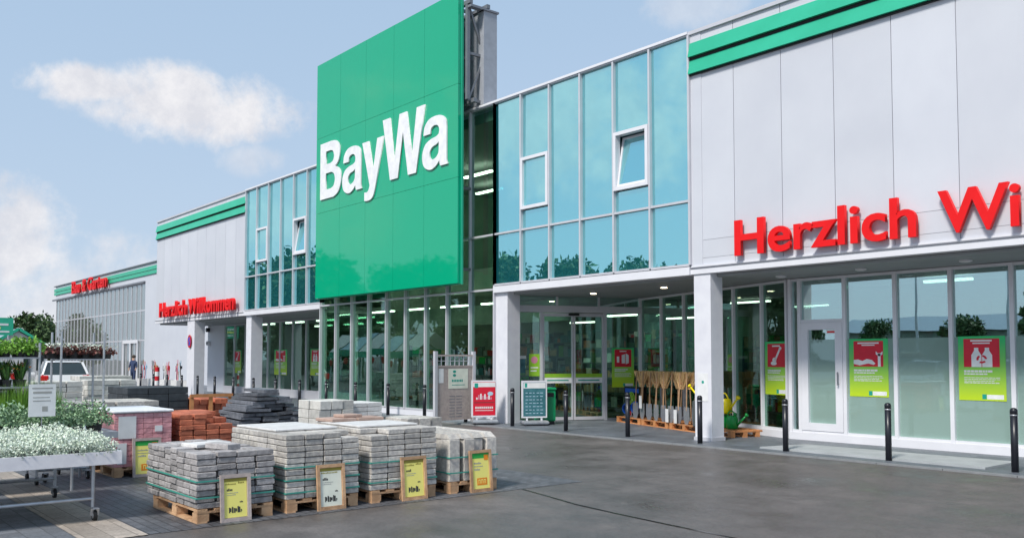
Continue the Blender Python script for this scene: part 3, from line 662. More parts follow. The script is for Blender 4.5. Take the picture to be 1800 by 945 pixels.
s3 = empty('wall_lettering', (-83.3, 19.9, 7.15), 0, 'small distant red letters Bau & Garten on the green roof band', 'sign')
text_parts('Bau & Garten', s3, 'red', (0, -.1, 0), (1, 0, 0), (0, 0, 1), (0, -1, 0), 1.05, 10.3, .14, .02)

# ---------------------------------------------------------------- window posters
def poster(o, u, n, wd, z0, z1, icon, label, seed=0):
    o = o + n * .006; e = empty('window_poster', tuple(o), 0, label, 'poster'); O = Vector((0, 0, 0)); h = z1 - z0
    b = MB(); b.obox(O, u, Z, n, 0, wd, z0, z1, .006, .012); b.build('sheet', 'poster_green', e)
    b = MB(); r0, r1, q0, q1 = wd * .12, wd * .88, z0 + h * .52, z1 - h * .04; b.obox(O, u, Z, n, r0, r1, q0, q1, .0125, .015); b.build('red_field', 'poster_red', e)
    b = MB(); w_ = r1 - r0; hh = q1 - q0
    def q(pts): b.poly([(r0 + x * w_, q0 + y * hh) for x, y in pts], O, u, Z, n, .0152, .018)
    def circ(cx, cy, rr_, a=1): q([(cx + rr_ * cos(2 * pi * i / 14), cy + a * rr_ * sin(2 * pi * i / 14)) for i in range(14)])
    def line(x0, y0, x1, y1, t): 
        dx, dy = x1 - x0, y1 - y0; k = math.hypot(dx, dy); dx, dy = -dy / k * t, dx / k * t; q([(x0 + dx, y0 + dy), (x0 - dx, y0 - dy), (x1 - dx, y1 - dy), (x1 + dx, y1 + dy)])
    if icon == 0: line(.45, .3, .72, .78, .045); circ(.36, .16, .17, .5); circ(.40, .3, .11); circ(.74, .80, .07); line(.28, .90, .72, .90, .03)
    if icon == 1:
        q([(.0, .10), (.0, .26), (.15, .28), (.3, .22), (.45, .30), (.62, .26), (.74, .12), (.68, .07), (.5, .12), (.2, .05)]); line(.87, .0, .87, .5, .045); q([(.76, .6), (.76, .48), (.87, .4), (.98, .48), (.98, .6), (.92, .52), (.82, .52)]); line(.14, .92, .86, .92, .028); line(.28, .84, .72, .84, .022)
    if icon == 2:
        for cx in (.36, .66): q([(cx - .14, .0), (cx - .14, .42), (cx - .06, .58), (cx - .06, .68), (cx + .06, .68), (cx + .06, .58), (cx + .14, .42), (cx + .14, .0)])
        line(.2, .93, .8, .93, .028); line(.26, .84, .74, .84, .022)
    if icon == 3: line(.2, .25, .2, .6, .07); q([(.42, .2), (.42, .68), (.62, .74), (.62, .2)]); q([(.66, .15), (.66, .78), (.84, .68), (.84, .22)]); line(.3, .9, .7, .9, .03)
    b.build('icon', 'poster_white', e)
    if icon == 2:
        b = MB()
        for a0 in (0, 2.1, 4.2):
            pts = [(.51 + .15 * cos(a0 + t * .35), .28 + .15 * sin(a0 + t * .35)) for t in range(5)] + [(.51 + .085 * cos(a0 + t * .35), .28 + .085 * sin(a0 + t * .35)) for t in range(4, -1, -1)]
            b.poly([(r0 + x * w_, q0 + y * hh) for x, y in pts], O, u, Z, n, .0182, .019)
        b.build('arrow_mark', 'poster_red', e)
    b = MB(); rr = random.Random(seed); z = z0 + h * .47
    for k, (t, f) in enumerate(((.032, .55), (.022, .5), (.010, .72), (.010, .76), (.010, .6), (.014, .7))):
        x = wd * .12
        while x < wd * (.12 + f):
            ww = rr.uniform(.04, .10) * wd; b.obox(O, u, Z, n, x, min(x + ww, wd * .88), z - t * h, z, .0125, .0145); x += ww + .012 * wd
        z -= t * h + (.016 if k != 1 else .04) * h
    b.build('text_lines', 'paper', e)
    b = MB().mt('poster_white'); b.obox(O, u, Z, n, wd * .6, wd * .95, z0 + .025 * h, z0 + .095 * h, .0125, .0145); b.mt('teal').obox(O, u, Z, n, wd * .5, wd * .59, z0 + .025 * h, z0 + .1 * h, .0125, .0145); b.build('logo_patch', None, e)
ux, ny = Vector((1, 0, 0)), Vector((0, -1, 0))
uBC, nBC, _ = wall_frame(B_, C_)
p0 = B_ + uBC * 5.27
poster(p0, uBC, nBC, .74, .87, 1.95, 0, 'green poster with red field and slanted white tool, just left of the white door', 1)
poster(Vector((-8.93, 15.65, 0)), ux, ny, .76, .90, 1.97, 1, 'green poster with white hand and spanner, just right of the white door', 2)
poster(Vector((-6.92, 15.65, 0)), ux, ny, .76, .90, 1.98, 2, 'green poster with two white gas bottles at the right edge of the shop front', 3)
poster(A + EU * 2.86, EU, EN, .62, .86, 1.88, 3, 'green poster with red field on the right pane of the sliding entrance', 4)
poster(Vector((-39.9, 16.4, 0)), ux, ny, .82, .95, 1.98, 0, 'far green poster between the two left columns', 5)
poster(Vector((-35.6, 16.4, 0)), ux, ny, 1.2, .93, 1.98, 1, 'far green and red poster in the shop glass right of the left column', 6)
poster(Vector((-32.3, 16.4, 0)), ux, ny, .8, .95, 1.98, 2, 'narrow far poster cut by the edge of the glass tower', 7)
e = empty('small_poster', tuple(A + EU * .60), 0, 'small lime poster with a pink round flower on the left entrance pane', 'poster')
b = MB(); b.obox((0, 0, 0), EU, Z, EN, 0, .28, 1.16, 1.72, .008, .012); b.build('sheet', 'lime', e)
b = MB(); b.poly([(.14 + .09 * cos(i * pi / 8), 1.57 + .09 * sin(i * pi / 8)) for i in range(16)], (0, 0, 0), EU, Z, EN, .0122, .014); b.build('flower_dot', 'flower_pink', e)
b = MB(); b.obox((0, 0, 0), EU, Z, EN, .04, .24, 1.36, 1.39, .0122, .014); b.obox((0, 0, 0), EU, Z, EN, .04, .2, 1.28, 1.31, .0122, .014); b.build('text_lines', 'paper', e)
b = MB().mt('teal_dark'); b.obox(A, EU, Z, EN, .18, .50, 1.24, 1.62, .008, .012); b.mt('paper').obox(A, EU, Z, EN, .16, .52, 1.6, 1.68, .0125, .014)
tag(b.build('notice_sheet', None), 'small dark blue notice with white top left of the lime poster at the entrance', 'notice')

# ---------------------------------------------------------------- bollards
def bollard():
    e = empty('bollard', (0, 0, 0)); b = MB(); b.tube((0, 0, 0), (0, 0, .80), .048, n=14); b.build('post', 'bollard', e, True)
    b = MB(); b.tube((0, 0, .801), (0, 0, .822), .052, n=14); b.build('ring', 'steel', e, True)
    b = MB(); b.lathe((0, 0, .823), [(.05, 0), (.05, .06), (.035, .085), (.01, .092)]); b.build('cap', 'bollard', e, True); return e
blab = ['black bollard at the right edge, beside the pale slab', 'black bollard on the pale slab right of the white door', 'black bollard at the left end of the pale slab, before the white door', 'black bollard right in front of the white entrance pillar',
  'black bollard in front of the pallet of brooms', 'black bollard in the middle of the sliding entrance', 'black bollard between the red and the dark poster stand', 'black bollard overlapping the right side of the lattice panel',
  'black bollard just left of the lattice panel', 'black bollard in front of the glass tower, second left of the lattice panel', 'black bollard in front of the glass tower, third left of the lattice panel', 'black bollard before the left edge of the glass tower',
  'black bollard right of the slate pile', 'black bollard rising behind the right side of the slate pile', 'black bollard just above the top of the slate pile', 'black bollard left of the slate pile, by the white column',
  'black bollard before the far left poster', 'black bollard before the grey recess wall', 'black bollard before the far left building column', 'black bollard right above the dark block stack, behind the tools', 'distant black bollard right of the striped post', 'distant black bollard left of the striped post']
b0 = bollard()
for k in range(22):
    o = b0 if k == 0 else copy_tree(b0); o.location = (-5.2 - 1.835 * k, 13.42, 0); tag(o, blab[k], 'bollard', 'black bollards along the pavement edge')
e = empty('striped_post', (-44.4, 14.4, 0), 0, 'red and white striped post left among the far bollards', 'post')
b = MB()
for i in range(5): b.mt('plastic_red' if i % 2 == 0 else 'paper'); b.tube((0, 0, .1 + i * .22), (0, 0, .1 + (i + 1) * .22 - .001), .11, n=12)
b.build('stripes', None, e); b = MB(); b.tube((0, 0, 0), (0, 0, .1), .14); b.build('foot', 'rubber', e)

# ---------------------------------------------------------------- pallets of stone
def pallet(e, lx_, ly, m='wood', z0=0):
    """EUR style pallet, origin at front centre (+X face at x=0), runs to -X"""
    p = MB(); nb = 5
    for i in range(nb): 
        y = -ly / 2 + ly * i / (nb - 1) * (1 - .1 / ly) ; p.box(-lx_, 0, y, y + .1, .118, .138)
    for y in (-ly / 2, -.05, ly / 2 - .1): p.box(-lx_, 0, y, y + .1, 0, .02)
    for x in (-lx_, -lx_ / 2 - .05, -.1): p.box(x, x + .1, -ly / 2, ly / 2, .098, .117)
    for y in (-ly / 2, -.06, ly / 2 - .12):
        for x in (-lx_, -lx_ / 2 - .07, -.14): p.box(x + .002, x + .138, y + .002, y + .118, .02, .098)
    return p.build('pallet', m, e)
def stack(name, label, loc, lx_, ly, nx, ny, nl, lh, m, straps=(), group=None, pm='wood', cat='stone pallet', jit=.006, strapm='strap', top_gap=0, rz=0, bulge=0, missing=None, gap=.004, seed=1, vbands=()):
    rr = random.Random(seed); e = empty(name, loc, rz, label, cat, group); pallet(e, min(lx_, 1.3) if lx_ > 1.3 else lx_, ly * .97, pm)
    sx, sy = lx_ / nx, ly / ny; coff = [[rr.uniform(-1, 1) for _ in range(ny)] for _ in range(nx)]
    for k in range(nl):
        b = MB()
        for i in range(nx):
            for j in range(ny):
                if missing and missing(i, j, k): continue
                jx, jy = rr.uniform(-jit, jit), rr.uniform(-jit, jit); bz = .139 + k * lh
                dz = bulge * (coff[i][j]) * (k / nl) * .5
                cy = (j - (ny - 1) / 2) * gap * 1.5
                b.cbox(-lx_ + i * sx + gap + jx, -lx_ + (i + 1) * sx - gap + jx, -ly / 2 + j * sy + gap * 1.6 + jy, -ly / 2 + (j + 1) * sy - gap * 1.6 + jy, bz + .003 + dz, bz + lh - .003 + dz, min(.006, lh * .12))
        if b.v: b.build('stone_layer', m, e)
    for z in straps:
        b = MB(); t = .006
        for (x0, x1, y0, y1) in ((-lx_, .004, -ly / 2 - .006, -ly / 2 - .001), (-lx_, .004, ly / 2 - .004, ly / 2 + .002), (.0045, .010, -ly / 2 - .006, ly / 2 + .002), (-lx_ - .006, -lx_ - .0005, -ly / 2, ly / 2)):
            b.box(x0, x1, y0, y1, z, z + .015)
        b.build('strap', strapm, e)
    for (y, z0, z1) in vbands:
        b = MB(); b.box(.006, .012, y - .007, y + .007, z0, z1); b.box(-lx_, .012, y - .007, y + .007, z1, z1 + .004); b.build('strap', 'strap_black', e)
    return e
G1 = 'front row of grey stone pallets'
XP = -8.66
stack('stone_pallet', 'darker, uneven pallet of grey paving stones nearest the camera, leftmost in the front row', (XP, 3.60, 0), 1.5, .80, 8, 4, 9, .060, 'stone_dark', (.24, .40), G1, jit=.012, bulge=.03, seed=11, gap=.004, vbands=())
stack('stone_pallet', 'light grey paving stone pallet second in the front row, behind the white price sign', (XP, 4.56, 0), 1.45, .86, 6, 4, 11, .061, 'stone', (.20, .33, .46), G1, jit=.006, seed=12, missing=lambda i, j, k: k == 10 and i == 5 and j > 2)
stack('stone_pallet', 'light grey paving stone pallet third in the front row, with loose slabs on its back', (XP, 5.58, 0), 1.45, .88, 6, 4, 11, .061, 'stone', (.22, .44), G1, jit=.007, seed=13, missing=lambda i, j, k: k == 10 and i == 5 and j == 0)
e4 = stack('stone_pallet', 'pallet of upright grey kerb stones, rightmost in the front row', (XP, 6.57, 0), 1.30, .72, 6, 4, 1, .50, 'stone', (.24, .42), G1, jit=.02, bulge=0, seed=14, gap=.012)
b = MB()
for i in range(4):
    y = -.36 + i * .18; b.add([(-1.3, y + .015, .642), (-.02, y + .015, .642), (-.02, y + .165, .642), (-1.3, y + .165, .642), (-1.3, y + .03, .70), (-.10, y + .03, .70), (-.10, y + .15, .70), (-1.3, y + .15, .70)],
        [(4, 5, 6, 7), (0, 1, 5, 4), (1, 2, 6, 5), (2, 3, 7, 6), (3, 0, 4, 7)])
b.build('ridge_stones', 'stone', e4)
def slab(x0, x1, y0, y1, z0, z1, m, label, group='loose slabs lying on the stone pallets', rz=0):
    b = MB(); b.cbox(-(x1 - x0) / 2, (x1 - x0) / 2, -(y1 - y0) / 2, (y1 - y0) / 2, 0, z1 - z0, .006); o = b.build('loose_slab', m); o.location = ((x0 + x1) / 2, (y0 + y1) / 2, z0); o.rotation_euler = (0, 0, rz); tag(o, label, 'stone slab', group)
slab(-10.1, -9.1, 4.2, 4.95, .812, .835, 'stone_white', 'thin pale slab covering the second front pallet', rz=.02)
slab(-10.1, -9.0, 5.2, 5.98, .812, .835, 'stone_white', 'thin pale slab covering the third front pallet', rz=-.02)
slab(-10.08, -9.72, 5.2, 5.55, .837, .875, 'slab_red', 'reddish slab lying left on the third front pallet', rz=.1)
slab(-10.08, -9.72, 5.6, 5.95, .837, .875, 'slab_red', 'reddish slab lying right on the third front pallet', rz=-.05)
slab(-10.05, -9.8, 5.42, 5.68, .877, .912, 'slab_red', 'small reddish slab on top of the two other reddish slabs', rz=.05)
slab(-9.5, -9.2, 3.35, 3.75, .683, .72, 'stone_white', 'pale flat stone lying on the nearest dark pallet', rz=.2)
slab(-9.15, -8.8, 3.5, 3.66, .683, .74, 'stone_dark', 'tilted grey stone on top of the nearest dark pallet', rz=.3)
# second row
pk = empty('wrapped_pallet', (-12.7, 3.95, 0), 0, 'pallet wrapped in pink film with white paper label, behind the flower cart', 'wrapped pallet'); pallet(pk, 1.2, .74)
b = MB(); rr = random.Random(3)
for k in range(10):
    for j in range(6):
        for i in range(6): b.cbox(-1.2 + i * .2, -1.2 + (i + 1) * .2 - .004, -.38 + j * .127, -.38 + (j + 1) * .127 - .004, .14 + k * .072, .14 + (k + 1) * .072 - .004, .004)
b.build('film_wrapped_bricks', 'film_pink', pk)
b = MB(); b.cbox(-1.23, .02, -.40, .40, .862, .90, .012); b.build('top_cover', 'film_white', pk)
for (a0, a1, c0, c1) in ((-.33, -.10, .52, .82), (-.34, -.22, .18, .46), (.15, .25, .60, .68)): b = MB(); b.box(.0005, .006, a0, a1, c0, c1); b.build('paper_label', 'paper', pk)
stack('brick_pallet', 'stepped stack of orange red bricks right of the pink pallet', (-12.7, 4.92, 0), 1.25, .94, 6, 5, 9, .075, 'brick_red', (), None, cat='brick pallet', jit=.01, seed=21,
      missing=lambda i, j, k: (j == 4 and k > 5) or (j == 3 and k > 7 and i > 2) or (i == 5 and k > 6 and j > 1))
for k, (y0, lb) in enumerate(((8.15, 'first'),)):
    pass
stack('stone_pallet', 'low pallet of upright rough grey blocks behind the right end of the front row', (-12.9, 8.72, 0), .9, .72, 4, 3, 2, .22, 'stone', (), 'back rows of stone pallets', jit=.02, seed=22)
stack('stone_pallet', 'pale limestone block pallet below the glass tower, left half', (-13.5, 7.34, 0), .75, .64, 2, 3, 5, .152, 'stone_pale', (), 'back rows of stone pallets', jit=.015, seed=23)
stack('stone_pallet', 'whitish wrapped slab pallet right of the limestone blocks', (-13.6, 7.99, 0), .75, .60, 2, 2, 9, .078, 'stone_white', (), 'back rows of stone pallets', jit=.003, seed=24)
stack('block_pallet', 'dark anthracite block stack standing before the far tools', (-19, 6.2, 0), 1.4, 1.24, 4, 3, 6, .145, 'block_dark', (), None, cat='block pallet', jit=.006, seed=25)
crt = stack('crate', 'wooden crate of brown split stones between the dark blocks and the slate', (-19, 7.3, 0), 1.1, .82, 5, 5, 5, .12, 'brick_red', (), None, cat='crate', jit=.03, seed=26, strapm='wood')
cr = crt
b = MB()
for y in (-.43, -.02, .41): b.box(.035, .06, y - .04, y + .04, .1, .84)
for z in (.14, .78): b.box(.0605, .08, -.46, .46, z, z + .07)
b.build('slats', 'wood_orange', cr)
# slate pile
sp = empty('slate_pallet', (-16.6, 7.72, 0), 0, 'heap of black split slate slabs piled to a peak on a pallet', 'slate pile'); pallet(sp, 1.2, 1.5)
rr = random.Random(5)
for k in range(12):
    b = MB(); z = .139 + k * .072
    yc = -.22 if k > 5 else 0; wid = .76 if k < 6 else (.50, .44, .36, .30, .22, .12)[k - 6]
    y = yc - wid
    while y < yc + wid:
        ww = rr.uniform(.25, .5); dx = rr.uniform(-.06, .06)
        o_ = Vector((-.5 + dx, y + ww / 2, z + .033)); a = rr.uniform(-.07, .07); uu = Vector((cos(a), sin(a), rr.uniform(-.04, .04))).normalized(); vv = Vector((-sin(a), cos(a), rr.uniform(-.08, .08))).normalized()
        ww = min(ww, yc + wid - y + .04)
        if ww < .1: break
        b.obox(o_, uu, vv, uu.cross(vv), -.55, .55, -ww / 2 + .01, ww / 2 + .03, -.028, .030); y += ww
    b.build('slate_layer', 'slate', sp)
stack('stone_pallet', 'pallet of pale mixed stones in front of the parked car, left', (-21.5, 4.85, 0), 1.2, 1.0, 4, 3, 8, .12, 'stone_pale', (), 'back rows of stone pallets', jit=.015, seed=31)
stack('stone_pallet', 'pallet of pale stones just left of the dark block stack', (-22.5, 6.25, 0), 1.2, 1.1, 4, 3, 8, .12, 'stone_pale', (), 'back rows of stone pallets', jit=.015, seed=32)
stack('stone_pallet', 'lower grey stone pallet half hidden behind the pink pallet', (-16.8, 5.0, 0), 1.2, 1.0, 5, 4, 7, .10, 'stone', (), 'back rows of stone pallets', jit=.015, seed=33)
stack('stone_pallet', 'dark grey low stone pallet behind the plants and left of the pink pallet', (-16.2, 3.75, 0), 1.2, .9, 5, 4, 8, .09, 'stone_dark', (), 'back rows of stone pallets', jit=.015, seed=34)
stack('stone_pallet', 'distant pallet of pale stones beside the white car', (-30.5, 8.3, 0), 1.2, 1.6, 4, 3, 7, .13, 'stone_pale', (), 'back rows of stone pallets', jit=.02, seed=35)

# price signs leaning on pallets
def price_sign(x, y, wd, h, paper, label, style, fm='wood_grey', ph=.44):
    e = empty('price_sign', (x, y, 0), 0, label, 'price sign', 'wood framed price signs on the pallets'); tl = .09; u = Vector((0, 1, 0)); v = Vector((-sin(tl), 0, cos(tl))); n = Vector((cos(tl), 0, sin(tl))); O = (0, 0, .0)
    b = MB(); t = .035
    b.obox(O, u, v, n, -wd / 2, wd / 2, .0, t, 0, .025); b.obox(O, u, v, n, -wd / 2, wd / 2, h - t, h, 0, .025)
    b.obox(O, u, v, n, -wd / 2, -wd / 2 + t, t, h - t, 0, .025); b.obox(O, u, v, n, wd / 2 - t, wd / 2, t, h - t, 0, .025); b.obox(O, u, v, n, -wd / 2 + t, wd / 2 - t, t, h - t, 0, .008); b.build('frame', fm, e)
    b = MB(); a0, a1, c0, c1 = -wd / 2 + t + .004, wd / 2 - t - .004, t + .006, h - t - .004; b.obox(O, u, v, n, a0, a1, c0, c1, .0085, .011); pp = b.build('price_sheet', paper, e)
    W_, H_ = a1 - a0, c1 - c0; b = MB(); rr = random.Random(int(y * 100))
    def rc(x0, x1, y0, y1, m, lift=.0115): b.mt(m); b.obox(O, u, v, n, a0 + x0 * W_, a0 + x1 * W_, c0 + y0 * H_, c0 + y1 * H_, lift, lift + .001)
    def word(x, y, hgt, nl, m, ww=.05):
        for i in range(nl):
            rc(x, x + ww * .72, y, y + hgt * rr.choice((.7, .7, 1)), m); x += ww
    if style == 'g': rc(0, 1, .86, 1, 'print_green'); rc(.72, .96, .80, .95, 'print_orange', .0128); word(.1, .70, .05, 9, 'ink_grey'); word(.1, .62, .03, 12, 'ink_grey', .045)
    elif style == 'w': rc(0, 1, .92, 1, 'ink_olive'); word(.06, .86, .035, 11, 'ink_olive', .07)
    else: rc(0, 1, .92, 1, 'ink_olive'); word(.06, .84, .04, 8, 'ink_olive', .06); word(.62, .86, .05, 4, 'ink_olive', .07)
    if style in 'yw':
        word(.12, .68, .07, 4, 'ink', .065); word(.12, .62, .022, 10, 'ink_grey', .05); word(.12, .57, .022, 8, 'ink_grey', .05); word(.68, .37, .04, 3, 'ink', .05)
        x = .2
        for i, (w2, h2) in enumerate(((.10, .14), (.07, .16), (.13, .12), (.12, .16), (.05, .08))):
            rc(x, x + w2 * .45, .12, .12 + h2, 'ink'); rc(x + w2 * .5, x + w2, .12 if i % 2 else .15, .12 + h2 * .9, 'ink'); x += w2 + .025
    else:
        word(.12, .52, .06, 5, 'ink_grey', .07) if ph < .45 else word(.12, .64, .06, 5, 'ink', .08); rc(.25, .85, .10, .30, 'print_orange')
        x = .33
        for i in range(3):
            rc(x, x + .025, .14, .26, 'yellow', .0128); rc(x + .09, x + .115, .14, .26, 'yellow', .0128); rc(x + .026, x + .089, .235, .26, 'yellow', .0128); x += .16
    b.build('print', None, e)
price_sign(-8.595, 3.57, .31, .46, 'yellow', 'yellow price sign in a grey wooden frame on the nearest stone pallet', 'y')
price_sign(-8.595, 4.62, .33, .48, 'paper_cream', 'white price sheet in a brown wooden frame on the second front pallet', 'w', 'wood')
price_sign(-8.595, 5.67, .34, .49, 'yellow', 'yellow price sign in a light wooden frame on the third front pallet', 'y', 'wood')
price_sign(-8.595, 6.63, .33, .50, 'yellow', 'yellow price sign with green top and red price on the kerb stone pallet', 'g', 'wood')
price_sign(-12.62, 3.98, .38, .52, 'yellow', 'yellow and green price sign with orange price leaning on the pink pallet', 'g', 'wood_grey', .4)

# ---------------------------------------------------------------- flower carts and plants
def caster(o, parent, r_=.055):
    x, y = o; b = MB(); b.tube((x, y - .015, r_), (x, y + .015, r_), r_, n=16); b.build('wheel', 'rubber', parent)
    b = MB(); b.tube((x, y - .018, r_), (x, y + .018, r_), r_ * .5, n=12); b.bar((x, y - .026, r_), (x + .02, y - .026, r_ * 2.3), .03, .004); b.bar((x, y + .026, r_), (x + .02, y + .026, r_ * 2.3), .03, .004); b.box(x - .01, x + .05, y - .03, y + .03, r_ * 2.25, r_ * 2.4); b.build('caster_fork', 'galv', parent)
ct = empty('plant_cart', (0, 0, 0), 0, 'white tray table on four casters carrying white flowering plants, front left', 'plant cart')
ZC = .565
b = MB(); x0, x1, y0, y1 = -11.5, -9.33, .2, 2.70
b.box(x1 - .03, x1, y0, y1, ZC, ZC + .125); b.box(x0, x0 + .03, y0, y1, ZC, ZC + .125); b.box(x0 + .03, x1 - .03, y1 - .03, y1, ZC, ZC + .125); b.box(x0 + .03, x1 - .03, y0, y0 + .03, ZC, ZC + .125); b.box(x0 + .03, x1 - .03, y0 + .03, y1 - .03, ZC + .01, ZC + .03); b.build('tray', 'tray_white', ct)
for (x, y) in ((-9.5, 2.48), (-11.35, 2.55), (-9.5, .5), (-11.35, .5)): b = MB(); b.tube((x, y, .14), (x, y, ZC), .017); b.build('leg', 'galv', ct)
b = MB(); b.tube((-9.5, .5, .225), (-9.5, 2.48, .225), .017); b.build('rail', 'galv', ct); b = MB(); b.tube((-11.35, .5, .225), (-11.35, 2.55, .225), .017); b.build('rail', 'galv', ct)
for p_ in ((-9.5, 2.5), (-11.35, 2.55), (-9.5, .5), (-11.35, .5)): caster(p_, ct)
def plant_proto(kind, seed):
    rr = random.Random(seed); e = empty('potted_plant'); b = MB(); b.lathe((0, 0, 0), [(.045, 0), (.06, .09)], 8); b.build('pot', 'pot', e)
    f = MB()
    if kind == 'alyssum':
        for _ in range(260):
            a = rr.uniform(0, 2 * pi); r_ = .16 * math.sqrt(rr.random()); z = .07 + .10 * rr.random() * (1 - (r_ / .17) ** 2) ; f.leaf((r_ * cos(a), r_ * sin(a), z), rr.uniform(.02, .04), .45, rnd=rr)
        f.build('foliage', 'leaf_grey', e); f = MB()
        for _ in range(300):
            a = rr.uniform(0, 2 * pi); r_ = .165 * math.sqrt(rr.random()); z = .10 + .12 * (1 - (r_ / .18) ** 2) + rr.gauss(0, .012)
            f.leaf((r_ * cos(a), r_ * sin(a), z), rr.uniform(.012, .028), .9, rnd=rr)
        f.build('flowers', 'flower_white', e)
    elif kind == 'bush':
        for _ in range(420):
            a = rr.uniform(0, 2 * pi); r_ = .17 * math.sqrt(rr.random()); z = .06 + rr.random() * .26 * (1 - (r_ / .18) ** 2) + .02; f.leaf((r_ * cos(a), r_ * sin(a), z), rr.uniform(.03, .05), .5, rnd=rr)
        f.build('foliage', 'leaf_blue', e)
    elif kind == 'grass':
        for _ in range(260):
            a = rr.uniform(0, 2 * pi); r_ = .07 * math.sqrt(rr.random()); h = rr.uniform(.26, .46); c_ = Vector((r_ * cos(a), r_ * sin(a), .07)); t = c_ + Vector((r_ * cos(a) * 1.2 + rr.gauss(0, .03), r_ * sin(a) * 1.2 + rr.gauss(0, .03), h)); q = Vector((-sin(a), cos(a), 0)) * .004
            f.add([c_ - q, c_ + q, t], [(0, 1, 2)])
        f.build('blades', 'leaf_bright', e)
    elif kind == 'strap':
        for _ in range(36):
            a = rr.uniform(0, 2 * pi); h = rr.uniform(.16, .3); k = rr.uniform(.04, .16); c_ = Vector((.01 * cos(a), .01 * sin(a), .07)); m_ = Vector((k * .5 * cos(a), k * .5 * sin(a), .07 + h * .7)); t = Vector((k * cos(a), k * sin(a), .07 + h)); q = Vector((-sin(a), cos(a), 0)) * .012
            f.add([c_ - q * .6, c_ + q * .6, m_ + q, m_ - q], [(0, 1, 2, 3)]); f.add([m_ - q, m_ + q, t], [(0, 1, 2)])
        f.build('blades', 'leaf', e); f = MB()
        for _ in range(8): f.leaf((rr.gauss(0, .05), rr.gauss(0, .05), rr.uniform(.2, .32)), .05, .5, rnd=rr)
        f.build('flowers', 'flower_orange', e)
    elif kind == 'heuchera':
        for _ in range(150):
            a = rr.uniform(0, 2 * pi); r_ = .12 * math.sqrt(rr.random()); f.leaf((r_ * cos(a), r_ * sin(a), .07 + rr.random() * .11 * (1 - (r_ / .14) ** 2)), rr.uniform(.03, .055), .8, rnd=rr)
        f.build('foliage', 'leaf_red', e); f = MB()
        for _ in range(40): f.leaf((rr.gauss(0, .06), rr.gauss(0, .06), rr.uniform(.12, .2)), .03, .8, rnd=rr)
        f.build('flowers', 'flower_white', e)
    elif kind == 'herb':
        for _ in range(260):
            a = rr.uniform(0, 2 * pi); r_ = .13 * math.sqrt(rr.random()); f.leaf((r_ * cos(a), r_ * sin(a), .06 + rr.random() * .2 * (1 - (r_ / .15) ** 2)), rr.uniform(.03, .06), .6, rnd=rr)
        f.build('foliage', 'leaf_bright', e)
    return e
ORD = ['first', 'second', 'third', 'fourth', 'fifth', 'sixth', 'seventh', 'eighth', 'ninth', 'tenth']
def plants(kind, pts, label, group, seed=1, sc_=1.0, cat='plant'):
    rows = sorted({round(p[0], 1) for p in pts}, reverse=True); wh = []; cnt = {}
    rk = []
    for p in pts:
        if not rk or abs(rk[-1][-1][0] - p[0]) > .12: rk.append([])
        rk[-1].append(p)
    for ri, rw in enumerate(rk):
        srt = sorted(rw, key=lambda q: -q[1])
        for p in rw: wh.append('%s row from the front, %s from the right' % (ORD[ri], ORD[srt.index(p)]))
    rr = random.Random(seed); pr = [plant_proto(kind, seed * 10 + i) for i in range(2)]
    for i, (x, y, z) in enumerate(pts):
        o = pr[i] if i < 2 else copy_tree(pr[i % 2]); o.location = (x, y, z); o.rotation_euler = (0, 0, rr.uniform(0, 6)); s_ = sc_ * rr.uniform(.9, 1.12); o.scale = (s_, s_, s_ * rr.uniform(.92, 1.1)); tag(o, label % wh[i], cat, group)
pts = []
for i in range(8):
    for j in range(10): pts.append((-9.48 - i * .26 + random.uniform(-.02, .02), 2.54 - j * .235 + random.uniform(-.03, .03), ZC + .035))
pts = [p for p in pts if p[1] > 1.2]
plants('alyssum', pts, 'low mound of tiny white flowers, %s', 'white flowering plants on the front cart', 2)
# bench behind with bushes and grasses
bn = empty('plant_bench', (0, 0, 0), 0, 'grey steel plant bench behind the white flower cart', 'bench')
b = MB(); b.box(-13.3, -11.75, .8, 3.35, .62, .70); b.build('bench_top', 'galv', bn)
for (x, y) in ((-11.85, 2.85), (-13.1, 3.25), (-11.85, 1.0), (-13.2, 1.0)): b = MB(); b.tube((x, y, .0), (x, y, .62), .018); b.build('leg', 'galv', bn)
b = MB(); b.tube((-13.0, 2.7, .14), (-13.0, 3.3, .14), .015); b.build('brace', 'galv', bn)
for p_ in ((-12.9, 2.78), (-12.9, 3.3)): caster(p_, bn, .05)
plants('bush', [(-11.95 - i * .28, 3.15 - j * .22, .705) for i in range(2) for j in range(9)], 'grey green bushy plant on the bench, %s', 'grey green bushes on the plant bench', 3, 1.08)
plants('grass', [(-12.55 - i * .2, 2.78 - j * .17, .705) for i in range(3) for j in range(6)], 'upright green grass behind the card, %s', 'green grasses behind the white card', 4, 1.15)
ob_ = empty('card_holder', (-11.7, 2.47, 0.70), 0, 'white plant information card on a thin stake among the green grasses', 'sign card')
b = MB(); b.tube((0, 0, 0), (0, 0, .3), .006); b.build('stake', 'steel', ob_); b = MB(); b.box(.006, .012, -.145, .145, .22, .60); b.build('card', 'paper', ob_)
b = MB(); b.box(.0125, .0135, -.11, .11, .545, .56); b.box(.0125, .0135, -.10, .10, .49, .515); b.box(.0125, .0135, -.10, .08, .44, .45); b.box(.0125, .0135, -.10, .09, .40, .41); b.box(.0125, .0135, .0, .06, .28, .34); b.build('print', 'ink_grey', ob_)
